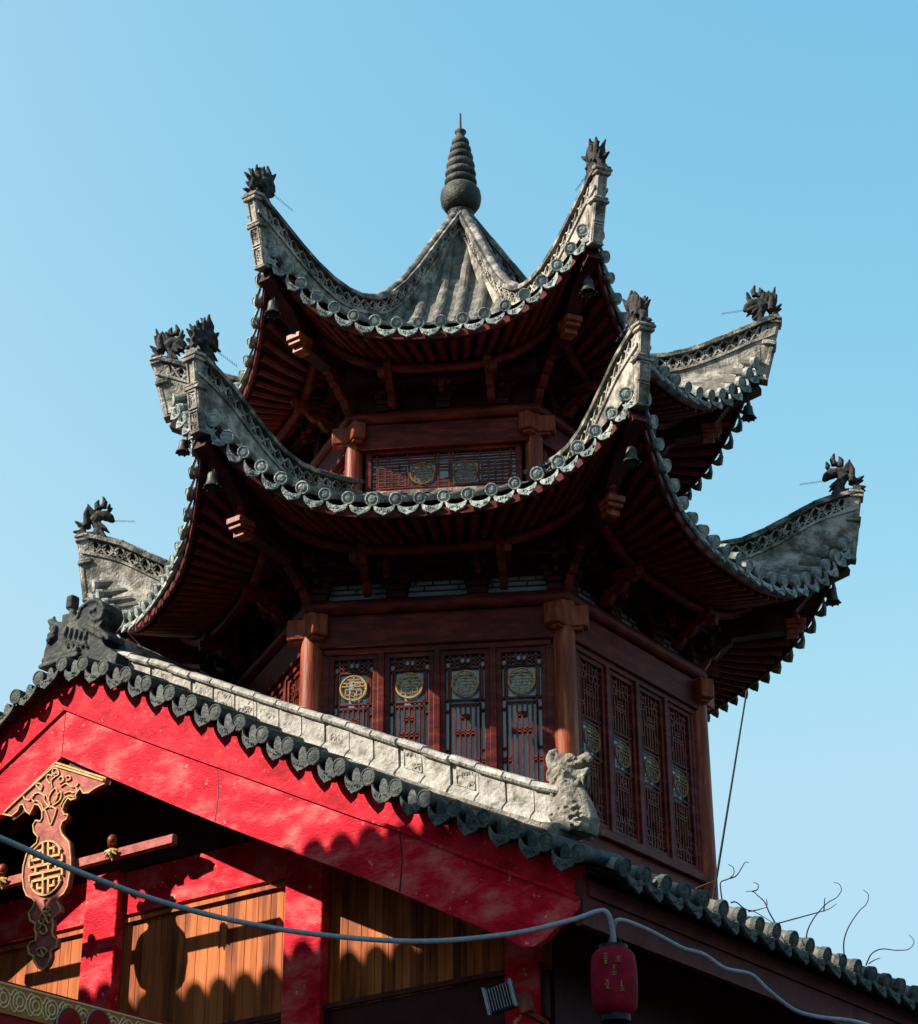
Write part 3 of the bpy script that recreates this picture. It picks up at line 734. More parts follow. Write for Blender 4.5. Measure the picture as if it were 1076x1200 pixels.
board(1, hall); board(-1, hall)

# verge tiles
def verge(side):
    f = (lambda s_: s_) if side > 0 else (lambda s_: 2*S0-s_)
    n = 20; step = .335
    e = MB(); t = MB()
    for i in range(n+1):
        s_ = -.1+i*step
        if s_ > S0-.05 and side < 0: continue
        ss = f(s_); zz = vz(ss); j = random.uniform(-.012, .012)
        c = H(ss, -.13+j, zz+j*.6)
        ax = V(random.uniform(-.05, .05), -1, -.12+random.uniform(-.05, .05)).normalized()
        disc(e, c, ax, .083)
        t.tube([c-ax*.0, H(ss, .15, zz+.03), H(ss, .45, zz+.06)], [.076, .073, .07], 12)
        sm = f(s_+step/2)
        if s_+step/2 < S0+.1:
            dz = (vz(sm+.1)-vz(sm-.1))/.2
            c2 = H(sm, -.1+random.uniform(-.01, .01), vz(sm)-.03)
            lat = V(-1, 0, dz*.75).normalized()
            drip(e, c2, lat, V(0, -1, -.1).normalized(), V(random.uniform(-.05, .05), -.15, 1).normalized(), .135, .17)
            t.tube([c2+V(0, .0, -.02), H(sm, .45, vz(sm)-.03)], .1, 10, True, .5)
    def sheet(off):
        return lambda i, j: H(f(-.25+(S0+.25)*i), -.08+.6*j, vz(f(-.25+(S0+.25)*i))+off)
    t.grid(sheet(-.06), 40, 2); t.grid(sheet(-.1), 40, 2)
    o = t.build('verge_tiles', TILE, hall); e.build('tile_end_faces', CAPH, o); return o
verge(1); verge(-1)

# coping ridge up the verge
CT = smooth_pts([(.5, 1.42), (.61, 1.46), (1.3, 1.78), (2.1, 2.17), (3.2, 2.72), (4.4, 3.3), (5.54, 3.88), (6.1, 4.14), (6.62, 4.36)], 40)
def coping(side):
    f = (lambda s_: s_) if side > 0 else (lambda s_: 2*S0-s_)
    b = MB(); n = 19; a0 = .45; st = (6.45-a0)/n
    for i in range(n):
        sa, sb = a0+st*i, a0+st*(i+1)-.02
        j = random.uniform(-.014, .014)
        def sec(s_):
            z1 = interp(CT, s_)+j; z0 = z1-.43
            return [(.70, z0), (.70, z1-.1), (.72, z1-.08), (.68, z1-.02), (.6, z1), (.5, z1), (.42, z1-.02), (.385, z1-.07), (.405, z1-.095), (.45, z1-.105), (.46, z1-.3), (.40, z1-.36), (.36, z0)]
        A, B = sec(sa), sec(sb); m = len(A)
        vs = [H(f(sa), t_+j, z_) for t_, z_ in A]+[H(f(sb), t_+j, z_) for t_, z_ in B]
        b.add(vs, [tuple(range(m)), tuple(range(2*m-1, m-1, -1))]+[(k, (k+1) % m, (k+1) % m+m, k+m) for k in range(m)])
        # relief in the side panel
        for q in range(7):
            u0 = .25+.5*random.random(); v0 = .14+.13*random.random()
            s_ = sa+(sb-sa)*u0; z_ = interp(CT, s_)-v0
            b.tube([H(f(s_+math.cos(g_)*.035), .457, z_+math.sin(g_)*.028) for g_ in (0, .9, 1.8, 2.7, 3.6)], .0045, 5)
        for (ua, va, ub, vb_) in ((.14, .13, .86, .13), (.14, .28, .86, .28), (.14, .13, .14, .28), (.86, .13, .86, .28)):
            p = [H(f(sa+(sb-sa)*u_), .463, interp(CT, sa+(sb-sa)*u_)-v_) for u_, v_ in ((ua, va), (ub, vb_))]
            b.bar(p[0], p[1], .008, .012)
    o = b.build('verge_ridge', COPE, hall, 30)
    m_ = MB(); m_.grid(lambda i, j: H(f(.4+6.1*i), .3+.25*j, vz(f(.4+6.1*i))+.0+.0*j), 30, 2)
    pl = MB()
    for i in range(30):
        sa, sb = .4+6.1*i/30, .4+6.1*(i+1)/30
        pl.bar(H(f(sa), .45, interp(CT, sa)-.5), H(f(sb), .45, interp(CT, sb)-.5), .32, .16)
    pl.build('mortar_bed', DRAGON, o)
coping(1); coping(-1)

# slopes and eaves behind the verge
def slope(side):
    f = (lambda s_: s_) if side > 0 else (lambda s_: 2*S0-s_)
    t = MB(); T1 = 13.5
    t.grid(lambda i, j: H(f(-.25+(S0+.25)*i), .5+(T1-.5)*j, vz(f(-.25+(S0+.25)*i))-.06), 30, 2)
    t.grid(lambda i, j: H(f(-.25+(S0+.25)*i), .5+(T1-.5)*j, vz(f(-.25+(S0+.25)*i))-.12), 30, 2)
    e = MB(); n = int((T1-.35)/.333)
    for i in range(n):
        tt = .28+i*.333+random.uniform(-.012, .012); zj = random.uniform(-.012, .012)
        if tt > .75:
            pts = []; rr = []
            for k in range(28):
                s_ = -.26+(S0+.2)*k/27; pts.append(H(f(s_), tt, vz(f(s_))+zj)); rr.append(.078 if k % 2 else .072)
        else:
            pts = [H(f(s_), tt, vz(f(s_))+zj) for s_ in (-.26, -.1, .1)]; rr = [.078]*3
        t.tube(pts, rr, 10)
        c = H(f(-.28), tt, vz(f(-.26))+zj); ax = V(side*1, random.uniform(-.06, .06), -.35).normalized()
        disc(e, c, ax, .085)
        drip(e, H(f(-.25), tt+.166, vz(-.25)-.02), V(0, 1, 0), V(side, 0, -.1).normalized(), V(side*.15, random.uniform(-.05, .05), 1).normalized(), .13, .17)
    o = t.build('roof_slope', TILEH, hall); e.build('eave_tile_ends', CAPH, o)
slope(1); slope(-1)
mr = MB(); mr.box(H(S0, 7.1, 4.15), (.3*K, 12.8*K, .5)); mr.tube([H(S0, .7, 4.42), H(S0, 13.5, 4.42)], .12, 12); mr.build('main_ridge', COPE, hall)
# side fascia, soffit
fb = MB(); HB(fb, -.02, .06, .02, 13.5, -.06, .36); HB(fb, -.05, .03, .1, 13.5, .2, .34); fb.build('eave_fascia', DRED, hall)
fb = MB(); HB(fb, 2*S0-.06, 2*S0+.02, .02, 13.5, -.06, .36); fb.build('eave_fascia', DRED, hall)
so = MB()
for sgn in (1, -1):
    f = (lambda s_: s_) if sgn > 0 else (lambda s_: 2*S0-s_)
    so.grid(lambda i, j: H(f(.05+(S0-.05)*i), .1+13.3*j, vz(f(.05+(S0-.05)*i))-.36-.08*min(1, i*6)), 30, 2)
    for s_, rr in ((1.4, .1), (3.0, .1), (4.8, .1)):
        so.tube([H(f(s_), .12, vz(f(s_))-.62), H(f(s_), 1.2, vz(f(s_))-.62)], rr, 12)
so.tube([H(S0, .12, 3.2), H(S0, 1.2, 3.2)], .12, 12)
so.build('roof_soffit', MAROON, hall)
# walls
W = .93
wl = MB()
n = 0; s_ = .95
while s_ < 2*S0-.95:
    top_ = vz(s_+.08)-.4; HB(wl, s_+.004, s_+.166, W, W+.04+random.uniform(-.004, .004), -.1, top_); s_ += .17
wl.build('plank_wall', PLANK, hall)
ug = MB(); ug.prism([(3.4, 1.82), (2*S0-3.4, 1.82), (S0, 3.4)], lambda a, b: H(a, W-.05, b), lambda a, b: H(a, W-.01, b)); ug.build('gable_shade_panel', MAROON, hall)  # added dark panel standing in for the deep shade of the gable recess
wl = MB(); HB(wl, .95, 2*S0-.95, W+.06, W+.2, -ZO/K+.01, .9); HB(wl, .95, 1.1, W+.2, 13, -ZO/K+.01, .4); HB(wl, 2*S0-1.1, 2*S0-.95, W+.2, 13, -ZO/K+.01, .4); HB(wl, .95, 2*S0-.95, 13, 13.2, -ZO/K+.01, .4)
wl.prism([(1.0, .85), (2*S0-1.0, .85), (S0, 3.5)], lambda a, b: H(a, W+.08, b), lambda a, b: H(a, W+.16, b))
wl.build('hall_wall', MAROON, hall)
bm_ = MB(); HB(bm_, 4.05, 6.40, W-.06, W-.004, 1.32, 1.8, .006); bm_.build('gable_beam', REDP, hall)
bm_ = MB(); HB(bm_, 6.93, 9.3, W-.06, W-.004, 1.32, 1.8, .006); bm_.build('gable_beam', REDP, hall)
tr = MB(); HB(tr, 4.05, 6.40, W-.045, W-.006, 1.24, 1.285); HB(tr, 6.93, 9.3, W-.045, W-.006, 1.24, 1.285); tr.build('beam_trim', PLANK, hall)
lb = MB(); HB(lb, .95, 12.2, W-.09, W-.004, -.55, -.12, .01); lb.build('lower_beam', MAROON, hall)
lt = MB(); HB(lt, .95, 12.2, W-.12, W-.08, -.11, -.06); lt.build('beam_ledge', DRED, hall)
def post(s0, s1, z1):
    p = MB(); HB(p, s0, s1, W-.16, W-.02, -ZO/K+.01, z1, .01); p.build('gable_post', REDP, hall)
post(3.54, 4.03, 1.8); post(6.42, 6.91, 1.8); post(9.3, 9.8, 2.3); post(1.0, 1.35, .75); post(11.9, 12.24, .75)
# tie rail with gilt clasps
tb = MB(); HB(tb, 4.87, 8.6, -.01, .07, 1.6, 1.7, .006); tbo = tb.build('tie_rail', FISHR, hall)
for s_ in (5.71, 7.36):
    k = MB(); c = H(s_, -.03, 1.66)
    k.ball(c+V(0, 0, .12), .052, 12, (1, 1, 1.25)); k.lathe([(.03, 0), (.05, .02), (.03, .04)], c+V(0, 0, .05), (0, 0, 1), 10); k.build('rail_knob', WOODV, tbo)
    c_ = MB()
    for a in range(5):
        q = -.3+a*.9; c_.tube([c+V(0, 0, .03), c+V(math.cos(q)*.06, -.02, .02-abs(math.sin(q))*.05), c+V(math.cos(q)*.1, -.01, -.01-math.sin(q)*.05)], [.02, .018, .008], 6)
    c_.ball(c+V(0, -.01, .0), .035, 8); c_.tube([c+V(0, 0, -.02), c+V(.02, 0, -.09)], [.02, .008], 6)
    c_.build('gilt_clasp', GOLD, tbo)

# hanging gable ornament (traced outline, built as a thick carved board)
def z5(p): return px(p[0]/3.75, 880+p[1]/3.75, -.02)
OUT = [(262, 58), (484, 128), (478, 150), (455, 160), (432, 172), (408, 190), (385, 192), (372, 170), (352, 196), (352, 215), (330, 222), (318, 212), (300, 240), (292, 268), (300, 285), (318, 286), (310, 305), (292, 318), (284, 345), (290, 372), (306, 390), (322, 408), (326, 440), (330, 480), (330, 520), (322, 560), (316, 600), (300, 630), (275, 650), (268, 668), (282, 690), (282, 712), (262, 730), (248, 742), (250, 770), (246, 800), (252, 820), (270, 834), (264, 868), (240, 884), (240, 912), (228, 945), (206, 968), (182, 952), (168, 930), (164, 906), (146, 896), (140, 866), (152, 846), (174, 838), (178, 812), (170, 790), (174, 764), (150, 750), (144, 718), (162, 694), (172, 668), (160, 652), (136, 640), (124, 610), (118, 560), (122, 510), (136, 460), (150, 436), (180, 410), (186, 385), (168, 362), (164, 332), (176, 312), (196, 316), (204, 300), (204, 270), (190, 244), (170, 240), (160, 262), (150, 284), (132, 270), (120, 240), (106, 244), (96, 270), (70, 292), (30, 284), (46, 268)]
ou = [z5(p) for p in OUT]
fi = MB(); fi.prism(ou, lambda a, b: H(a, -.07, b), lambda a, b: H(a, -.015, b)); fish = fi.build('hanging_ornament', FISHR, hall)
mo = MB(); mp_ = [z5(p) for p in ((262, 20), (470, 90), (450, 155), (380, 180), (262, 150), (110, 235), (30, 295), (-10, 265))]
mo.prism(mp_, lambda a, b: H(a, .078, b), lambda a, b: H(a, .13, b)); mo.build('shadow_backing', MAROON, fish)  # added backing that blocks sun leaking between ornament and bargeboard
gd = MB(); pts = [H(a, -.075, b) for a, b in ou]
gd.tube(pts+[pts[0]], .0125, 6)
def curve(pp, r=.010, n=None, t_=-.08):
    q = smooth_pts([z5(p) for p in pp], (len(pp)-1)*5); gd.tube([H(a, t_, b) for a, b in q], r, 6)
curve([(262, 72), (120, 200), (40, 275)], .014); curve([(262, 72), (370, 104), (474, 138)], .014)
# lotus and scrolls
for pp in ([(240, 255), (215, 225), (222, 200), (240, 240)], [(240, 255), (285, 220), (285, 185), (250, 235)], [(240, 255), (235, 210), (262, 170), (272, 205), (250, 250)], [(215, 262), (228, 290), (242, 330), (258, 295), (268, 262)], [(215, 262), (240, 250), (268, 262)],
           [(250, 170), (245, 140), (262, 120), (278, 110), (272, 88), (256, 84), (250, 100), (262, 108)], [(240, 150), (225, 130), (230, 112), (250, 118)], [(280, 150), (300, 135), (290, 118), (276, 130)],
           [(215, 205), (190, 190), (165, 200), (150, 222), (130, 218), (122, 206)], [(200, 180), (180, 160), (188, 148), (205, 160), (200, 178)], [(285, 165), (310, 150), (335, 165), (355, 160), (365, 148)], [(300, 195), (325, 185), (345, 190), (360, 180), (352, 165)], [(170, 200), (160, 215), (168, 228), (182, 222)], [(310, 140), (330, 130), (322, 115), (308, 122)],
           [(212, 270), (200, 240), (180, 225), (165, 235)], [(285, 250), (300, 220), (320, 205), (345, 210)],
           [(228, 700), (215, 685), (212, 665), (222, 655)], [(195, 735), (205, 720), (218, 735), (210, 760), (195, 765), (188, 750)], [(240, 735), (232, 722), (222, 738), (228, 758), (240, 760)], [(190, 790), (205, 770), (218, 775), (225, 800), (210, 812), (195, 800)], [(180, 880), (205, 870), (225, 885), (205, 910), (185, 900)], [(195, 870), (212, 910)], [(218, 690), (240, 700), (225, 715), (205, 705), (218, 690)]):
    curve(pp)
# long-life character in the oval
cx_, cy_ = 224, 522
def g2(a, b): return z5((cx_+a, cy_+b-a*.22))
def gbar(a0, b0, a1, b1):
    p, q = g2(a0, b0), g2(a1, b1); gd.bar(H(p[0], -.085, p[1]), H(q[0], -.085, q[1]), .028, .024)
for b in (-46, -16, 16, 46): gbar(-70 if abs(b) < 20 else -62, b, 70 if abs(b) < 20 else 62, b)
for a in (-12, 12): gbar(a, -112, a, -46); gbar(a, 46, a, 112)
gbar(-12, -46, -12, -16); gbar(12, -16, 12, 16); gbar(-12, 16, -12, 46)
for s1 in (-1, 1):
    for s2 in (-1, 1):
        gbar(s1*12, s2*82, s1*40, s2*82) ; gbar(s1*36, s2*60, s1*36, s2*82); gbar(s1*60, s2*46, s1*60, s2*74)
    gbar(s1*72, -46, s1*72, -16) ; gbar(s1*72, 16, s1*72, 46); gbar(s1*44, -16, s1*44, 16)
ov = [g2(math.cos(a*math.pi/16)*80, math.sin(a*math.pi/16)*118) for a in range(33)]
for q in (ov[3:14], ov[18:30]): gd.tube([H(a, -.085, b) for a, b in q], .013, 6)
gd.build('gilt_relief', GOLD, fish)

# stone dragon at the foot of the verge ridge, traced in the plane of the ridge
def z4(x, y, dt=0):
    s_, z_ = px(600+x/3, 640+y/3, .5); return H(s_, .5+dt, z_)
D_ = MB()
def dt(pts, rr, dt_=0, n=10, flat=1): D_.tube([z4(x, y, dt_) for x, y in pts], rr, n, True, flat)
dt([(205, 1015), (205, 965), (208, 920), (205, 870), (196, 825), (188, 790)], [.2, .18, .15, .125, .11, .09])
dt([(250, 1010), (262, 965), (250, 910), (235, 870), (222, 840)], [.13, .12, .09, .07, .05])
dt([(165, 1015), (160, 975), (165, 930)], [.1, .09, .05])
dt([(175, 785), (195, 772), (215, 768), (235, 762), (250, 760)], [.085, .085, .075, .055, .045])
dt([(235, 752), (252, 745), (266, 742), (274, 750), (268, 760)], [.035, .04, .04, .03, .02])
dt([(252, 740), (262, 732), (273, 734)], [.02, .028, .02])
dt([(198, 800), (222, 806), (245, 802), (262, 793), (272, 780)], [.06, .05, .042, .035, .02])
dt([(168, 800), (152, 785), (142, 765), (136, 745), (142, 728), (154, 722), (160, 732)], [.065, .06, .055, .048, .04, .03, .015])
dt([(178, 775), (165, 758), (168, 742), (182, 738), (196, 745)], [.045, .04, .034, .03, .018])
for dd in (-1, 1):
    dt([(195, 755), (208, 744), (224, 746), (236, 754)], [.02, .03, .028, .015], dd*.06)
    D_.ball(z4(212, 758, dd*.072), .026, 10)
    dt([(236, 768), (250, 764), (262, 766)], [.018, .02, .012], dd*.05)
    for n_, (x0, y0) in enumerate(((190, 800), (186, 830), (190, 862), (198, 895), (176, 790))):
        dt([(x0, y0-15), (x0-18, y0-2), (x0-32, y0+18), (x0-34, y0+40), (x0-24, y0+46)], [.035, .032, .026, .016, .008], dd*.07)
        dt([(x0+22, y0), (x0+14, y0+22), (x0-4, y0+40)], [.026, .022, .01], dd*.11)
    dt([(248, 812), (242, 840), (228, 865), (222, 890)], [.02, .018, .016, .008], dd*.05)
    dt([(262, 806), (258, 830), (262, 850)], [.016, .014, .006], dd*.04)
    for n_, (x0, y0) in enumerate(((215, 905), (240, 918), (228, 940), (255, 945), (205, 945), (245, 975), (215, 975), (270, 985), (180, 965), (195, 1000), (232, 1003))):
        q_ = 11+3*(n_ % 2)
        dt([(x0+q_*math.cos(g_), y0+q_*math.sin(g_)) for g_ in (0, 1, 2, 3, 4, 5)], [.022, .022, .02, .018, .014, .008], dd*(.12+.05*(y0 > 935)), 6)
for x0, y0, l_ in ((228, 774, 8), (238, 773, 9), (248, 771, 8), (258, 768, 7)): dt([(x0, y0), (x0+1, y0+l_)], [.014, .005])
for x0, y0 in ((235, 797), (247, 795), (258, 789)): dt([(x0, y0), (x0, y0-9)], [.013, .005])
drg = sculpt(D_, 'ridge_dragon', DRAGON, .0115, 1, hall)
# apex ornament: curled fish tail with hilt post
A_ = MB()
def za(x, y, dt_=0):
    s_, z_ = px(60+x/3.165, 580+y/3.165, .4); return H(s_, .4+dt_, z_)
def at(pts, rr, dt_=0, flat=1): A_.tube([za(x, y, dt_) for x, y in pts], rr, 10, True, flat)
AO = [(-5, 660), (0, 600), (8, 575), (14, 525), (50, 508), (66, 490), (70, 455), (100, 450), (122, 462), (136, 432), (160, 407), (195, 395), (222, 410), (233, 440), (224, 475), (205, 500), (238, 530), (243, 548), (215, 552), (228, 572), (275, 600), (262, 660)]
def zp(dt_): return lambda a, b: za(a, b, dt_)
A_.prism(AO, zp(-.12), zp(.14))
at([(128, 470), (140, 435), (165, 412), (195, 402), (218, 415), (226, 440), (216, 468), (190, 478), (172, 462), (178, 440), (195, 438)], .03, -.12)
at([(128, 470), (140, 435), (165, 412), (195, 402), (218, 415), (226, 440), (216, 468)], .035, .14)
A_.box(za(80, 402, 0), (.11, .13, .17), None, .02); at([(84, 460), (81, 430), (80, 410)], [.05, .045, .05])
at([(70, 500), (35, 490), (8, 480), (-6, 466)], [.075, .06, .045, .03]); at([(20, 505), (5, 500), (-4, 492)], [.05, .035, .02]); at([(18, 478), (8, 460), (14, 450)], [.03, .025, .015])
at([(45, 500), (40, 540), (20, 560)], [.05, .06, .05], -.12)
for k in range(5): at([(90+k*18, 500+k*6), (82+k*18, 540+k*4), (95+k*18, 580)], [.012, .024, .014], -.14)
at([(150, 500), (190, 520), (225, 545)], [.03, .04, .02], -.13)
A_.box(za(70, 610), (.56, .34, .06), None, .01); A_.box(za(70, 632), (.62, .38, .05), None, .01)
sculpt(A_, 'apex_ornament', mat('dark_stone', [(.3, (.012, .016, .018)), (.5, (.04, .047, .05)), (.72, (.15, .14, .12))], 9, .75, .6, bscale=35), .013, 1, hall)  # dark mottled grey stone

# ---------------------------------------------------------------- neighbouring hall whose roof shades the lower right (stands left of the frame)
def NH(s_, t_, z_): return V(-s_, t_, z_+ZO/K)
nb = empty('neighbouring_hall', (P0.x, P0.y, GROUND), R(-30))
tag(nb, 'grey walled neighbouring hall with round ridge tiles, standing left of the gabled hall', 'hall')
NT = -5.6; NZ = 1.21+.877*5.6
n_ = MB()
n_.box(H((2.6+17)/2, NT-2.2, (NZ-1.6-ZO/K)/2+0), (14.4*K, 3.6*K, (NZ-1.6+ZO/K)*K)); n_.build('wall', WALLG, nb)
r_ = MB(); r_.prism([(NT, NZ-.22), (NT-.2, NZ-.25), (NT-4.8, NZ-2.6), (NT-4.8, NZ-2.8), (NT, NZ-.55), (NT+.06, NZ-.5), (NT+.06, NZ-.3)], lambda a, b: H(2.3, a, b), lambda a, b: H(17.2, a, b))
s_ = 2.4; i = 0
rt_ = MB()
while s_ < 17:
    rt_.tube([H(s_, NT-.15, NZ-.15), H(s_, NT+.1, NZ-.15)], .135, 12)
    rt_.tube([H(s_, NT-.1, NZ-.16), H(s_, NT-4.8, NZ-2.52)], .08, 8); s_ += .34
ro = r_.build('roof', TILE, nb); rt_.build('round_tiles', TILE, ro)

# ---------------------------------------------------------------- shop sign, bottom left
sg = empty('shop_sign', P0+d1*(4.5*K)+V(0, 0, -1.9*K), R(-30))
tag(sg, 'red and yellow shop sign with pale gilt scroll border at the bottom left corner', 'sign')
def G(t_, z_, o=0): return V(-o, t_*K, (z_+1.9)*K)          # o: towards the camera side is negative o -> +x local
ztop = -.31
def sbox(mb, t0, t1, z0, z1, x0, x1):
    a, b = G(t0, z0), G(t1, z1); mb.box(((x0+x1)/2, (a.y+b.y)/2, (a.z+b.z)/2), (abs(x1-x0), abs(b.y-a.y), abs(b.z-a.z)), None, .004)
q = MB(); sbox(q, -3.4, .4, -1.9, ztop, -.12, 0); q.build('backing_board', SIGNR, sg)
q = MB(); sbox(q, -3.38, .38, ztop-.29, ztop-.035, .003, .02); q.build('border_band', SIGNT, sg)
q = MB(); sbox(q, -3.38, -2.15, -1.6, ztop-.46, .003, .018); q.build('yellow_panel', SIGNY, sg)
q = MB(); t_ = -3.3; i = 0
while t_ < .35:
    for rr in (.085, .045): q.tube([G(t_+math.cos(a*.524)*rr*.9, ztop-.16+math.sin(a*.524)*rr)+V(.024, 0, 0) for a in range(13)], .0085, 5, False)
    for sg_ in (-1, 1): q.tube([G(t_+.08+u*.1, ztop-.16+sg_*(.03+.07*math.sin(u*3.1)))+V(.024, 0, 0) for u in (0, .25, .5, .75, 1)], .008, 5)
    t_ += .19
q.tube([G(-3.36, ztop-.035)+V(.02, 0, 0), G(.36, ztop-.035)+V(.02, 0, 0)], .01, 5); q.build('scroll_pattern', PALEG, sg)
def spx(x, y):
    X = hit(x, y, P0+d1*(4.5*K), d1)-P0; return X.dot(d2)/K, X.z/K
for (x, y) in ((77, 1203), (111, 1205)):
    t_, z_ = spx(x, y); q = MB(); r0 = .15
    q.lathe([(r0, 0), (r0, .03), (r0*.9, .034), (0, .034)], G(t_, z_)+V(.02, 0, 0), (1, 0, 0), 28); o = q.build('round_letter', SIGNR, sg)
    q = MB(); q.tube([G(t_+math.cos(a*math.pi/14)*r0/K, z_+math.sin(a*math.pi/14)*r0/K)+V(.045, 0, 0) for a in range(29)], .011, 6, False); q.build('letter_outline', ALU, o)
# the low shopfront that carries the sign
sf = empty('shopfront', (P0+d1*(4.62*K)).xyz*1.0, R(-30)); sf.location.z = GROUND
tag(sf, 'low red shopfront carrying the scroll-bordered sign at the bottom left', 'shopfront')
q = MB(); a = V(-2.3, -1.3, (-.5*K+ZO)/2); q.box(a, (4.2, 3.6, -.5*K+ZO-.02), None, .02); q.build('wall', MAROON, sf)
q = MB(); q.box(a+V(0, 0, (-.5*K+ZO)/2+.02), (4.3, 3.7, .06), None, .01); q.build('roof', TILE, sf)

# ---------------------------------------------------------------- cable, lantern, lamp, antenna, vines
def path(pp, n=60):
    P = [(x, y, d) for x, y, d in pp]; out = []
    Q = [P[0]]+P+[P[-1]]; seg = len(P)-1
    for i in range(n+1):
        t = i/n*seg; k = min(int(t), seg-1); f = t-k; a, b, c, d = Q[k:k+4]
        x, y, D = [.5*((2*b_)+(-a_+c_)*f+(2*a_-5*b_+4*c_-d_)*f*f+(-a_+3*b_-3*c_+d_)*f**3) for a_, b_, c_, d_ in zip(a, b, c, d)]
        out.append(CAM+ray(x, y)*D)
    return out
LD = 16.9
cb = MB()
cb.tube(path([(-60, 958, 13.0), (0, 982, 13.4), (100, 1025, 14), (200, 1060, 14.6), (300, 1084, 15.2), (400, 1098, 15.7), (500, 1103, 16.1), (600, 1094, 16.5), (670, 1078, 16.8), (700, 1068, LD), (712, 1070, LD), (718, 1090, LD), (720, 1108, LD)], 90), .02, 10)
tag(cb.build('power_cable', CABLE), 'thick grey cable sagging from the left edge to the lantern', 'cable')
cb = MB()
cb.tube(path([(717, 1106, LD+.06), (719, 1086, LD+.06), (728, 1078, LD+.06), (760, 1090, 17.1), (800, 1111, 17.3), (824, 1118, 17.4), (850, 1135, 17.5), (880, 1142, 17.7), (900, 1160, 17.8), (930, 1183, 18), (960, 1192, 18.2), (1000, 1197, 18.4), (1060, 1215, 18.8)], 90), .018, 10)
tag(cb.build('power_cable', CABLE), 'wavy grey cable running right from the lantern below the eave', 'cable')
lc = CAM+ray(720, 1150)*LD
ln = empty('lantern', lc+V(0, 0, -.3)); tag(ln, 'faded crimson cloth lantern with gilt characters hanging below the eave corner', 'lantern')
q = MB(); N_ = 48; vs = []; prof = [(.10, .0), (.15, .025), (.172, .07), (.18, .14), (.183, .27), (.18, .4), (.168, .47), (.14, .51), (.10, .53)]
for r0, h0 in prof:
    for k in range(N_):
        rr = r0*(1+(.018 if k % 2 else -.01)); vs.append(V(math.cos(2*math.pi*k/N_)*rr, math.sin(2*math.pi*k/N_)*rr, h0+.03))
q.add(vs, [(i*N_+k, i*N_+(k+1) % N_, (i+1)*N_+(k+1) % N_, (i+1)*N_+k) for i in range(len(prof)-1) for k in range(N_)]); q.build('shade', LANT, ln)
q = MB(); q.lathe([(.1, .54), (.115, .55), (.115, .585), (.09, .59)], n=20); 
q2 = MB(); q2.lathe([(.09, -.03), (.12, -.02), (.12, .03), (.1, .04)], n=20); q2.build('bottom_ring', IRON, ln)
for a in range(3): q.tube([V(math.cos(a*2.1)*.08, math.sin(a*2.1)*.08, .58), V(0, 0, .74)], .005, 5)
q.tube([V(0, 0, .72), V(0, 0, .8)], .012, 6); q.build('top_cap', IRON, ln)
q = MB(); vd = (CAM-lc); vd.z = 0; vd.normalize(); sdv = V(-vd.y, vd.x, 0)
for (u, zz, ws) in ((-.055, .46, .05), (.035, .43, .055), (-.055, .42, .04), (0, .36, .03), (0, .325, .05), (-.05, .25, .035), (.055, .2, .05), (-.05, .22, .04), (.05, .24, .02)):
    for k in range(3):
        c = sdv*u*1.1+vd*math.sqrt(.187**2-(u*1.1)**2); a = c+V(0, 0, zz+.018*(k-1)); q.bar(a-sdv*ws*.4, a+sdv*ws*.4, .005, .005)
    c = sdv*u*1.1+vd*math.sqrt(.189**2-(u*1.1)**2); q.bar(c+V(0, 0, zz-.024), c+V(0, 0, zz+.024), .006, .008, (1, 0, 0))
q.build('gilt_characters', BGOLD, ln)

fc = CAM+ray(588, 1170)*17.9
fl = empty('floodlight', fc-V(0, 0, .12), R(-12)); tag(fl, 'finned grey floodlight in the shade under the red bargeboard', 'floodlight')
rot = Matrix.Rotation(R(-14), 3, 'Y')
q = MB(); q.box((0, 0, .12), (.26, .05, .23), rot, .01); fo = q.build('housing', IRON, fl)
q = MB()
for k in range(9): q.box(rot@V(-.1+.025*k, -.04, 0)+V(0, 0, .12), (.006, .04, .2), rot)
q.box(rot@V(-.12, -.04, 0)+V(0, 0, .12), (.025, .05, .24), rot); q.box(rot@V(.12, -.04, 0)+V(0, 0, .12), (.025, .05, .24), rot); q.build('heat_fins', ALU, fo)
q = MB(); q.box((.2, .02, .07), (.12, .08, .18), rot, .01); q.tube([V(.2, .02, .0), V(.3, .3, -.05)], .03, 8); q.build('bracket', LATT, fl)

a, b = hit(838, 1040, P0+d2*(2.3*K), d2), hit(875, 811, P0+d2*(2.3*K), d2); a = a+(a-b)*.25
q = MB(); q.tube([a, b], [.012, .008], 8)
q.tube([b-(b-a)*.01, b+(b-a)*.004], .013, 8)
tag(q.build('antenna_pole', IRON), 'thin dark leaning pole rising from the tiles right of the pavilion', 'pole')

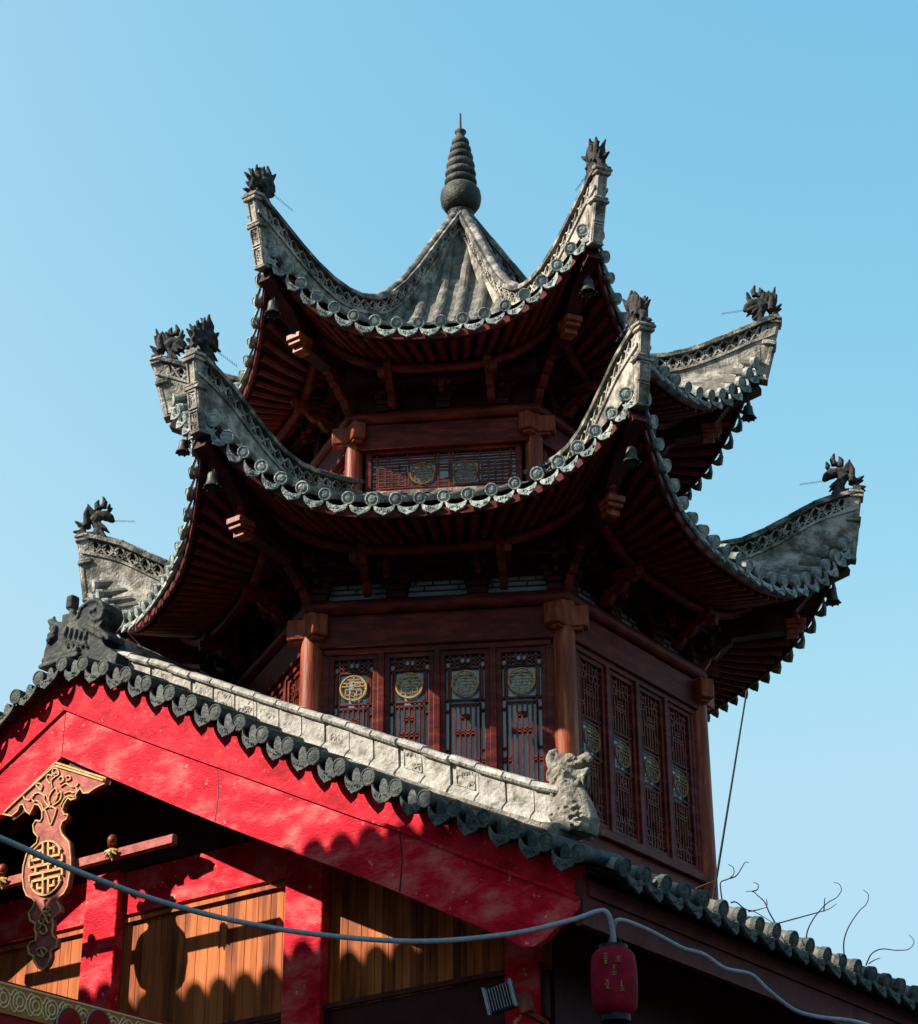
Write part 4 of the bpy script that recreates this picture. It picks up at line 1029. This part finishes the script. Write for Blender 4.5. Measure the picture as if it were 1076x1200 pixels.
def z8(x, y): return 760+x/3.405, 980+y/3.405
VN = [('dry_vine', 'two-forked wiry tendril curling up beside the foot of the leaning pole', VINED, [[(295, 262), (288, 210), (290, 182), (320, 170), (340, 150), (338, 125), (318, 112)], [(325, 168), (350, 158), (370, 130), (385, 105), (400, 104)]]),
      ('dry_vine', 'dry tendril with a hooked tip, pale lower stem, right of the leaning pole', BARK, [[(505, 345), (480, 300), (465, 265), (440, 240), (415, 220), (388, 222)], [(415, 220), (435, 212), (437, 192), (418, 184)], [(470, 285), (473, 265), (470, 250)]]),
      ('dry_vine', 'dark woody stem creeping over the tile ends', VINED, [[(330, 265), (350, 263), (385, 290), (420, 300), (460, 322), (495, 345)], [(400, 300), (430, 295), (465, 285)]]),
      ('dry_vine', 'tall tendril with a crook at its tip and a pale straight side shoot', BARK, [[(632, 465), (632, 390), (655, 335), (690, 290), (720, 262), (750, 245), (770, 215), (760, 190), (740, 185)], [(515, 348), (600, 325), (680, 303), (720, 290), (750, 270)], [(700, 300), (704, 245)]]),
      ('dry_vine', 'single upright S-shaped tendril with a small hook on top', VINED, [[(782, 485), (780, 420), (800, 360), (840, 300), (870, 270), (878, 235), (858, 214)]]),
      ('dry_vine', 'low arching tendril reaching furthest right over the tiles', VINED, [[(868, 515), (890, 470), (930, 450), (990, 455), (1040, 450), (1060, 420), (1040, 393)], [(880, 508), (900, 495), (925, 485)]]),
      ('dry_vine', 'fallen twig looped below the tile ends at the right', BARK, [[(640, 440), (632, 480), (612, 510), (625, 540), (660, 555), (720, 540), (800, 540), (860, 548)], [(868, 525), (880, 580), (880, 640), (850, 700), (850, 750)]]),
      ('dry_vine', 'pale curled twig on the tiles near the foot of the pavilion', BARK, [[(190, 208), (220, 195), (250, 183), (275, 176)]])]
for nm, lab, mt, cs in VN:
    q = MB()
    for c in cs:
        pts = []
        for (u, v_) in smooth_pts(c, (len(c)-1)*6):
            x, y = z8(u, v_); X = hit(x, y, P0+d1*(.22*K), d1); pts.append(X)
        L_n = len(pts); q.tube(pts, [.0075-.0045*i/L_n for i in range(L_n)], 6)
    tag(q.build(nm, mt), lab, 'vine', 'dry vines on the hall eave')
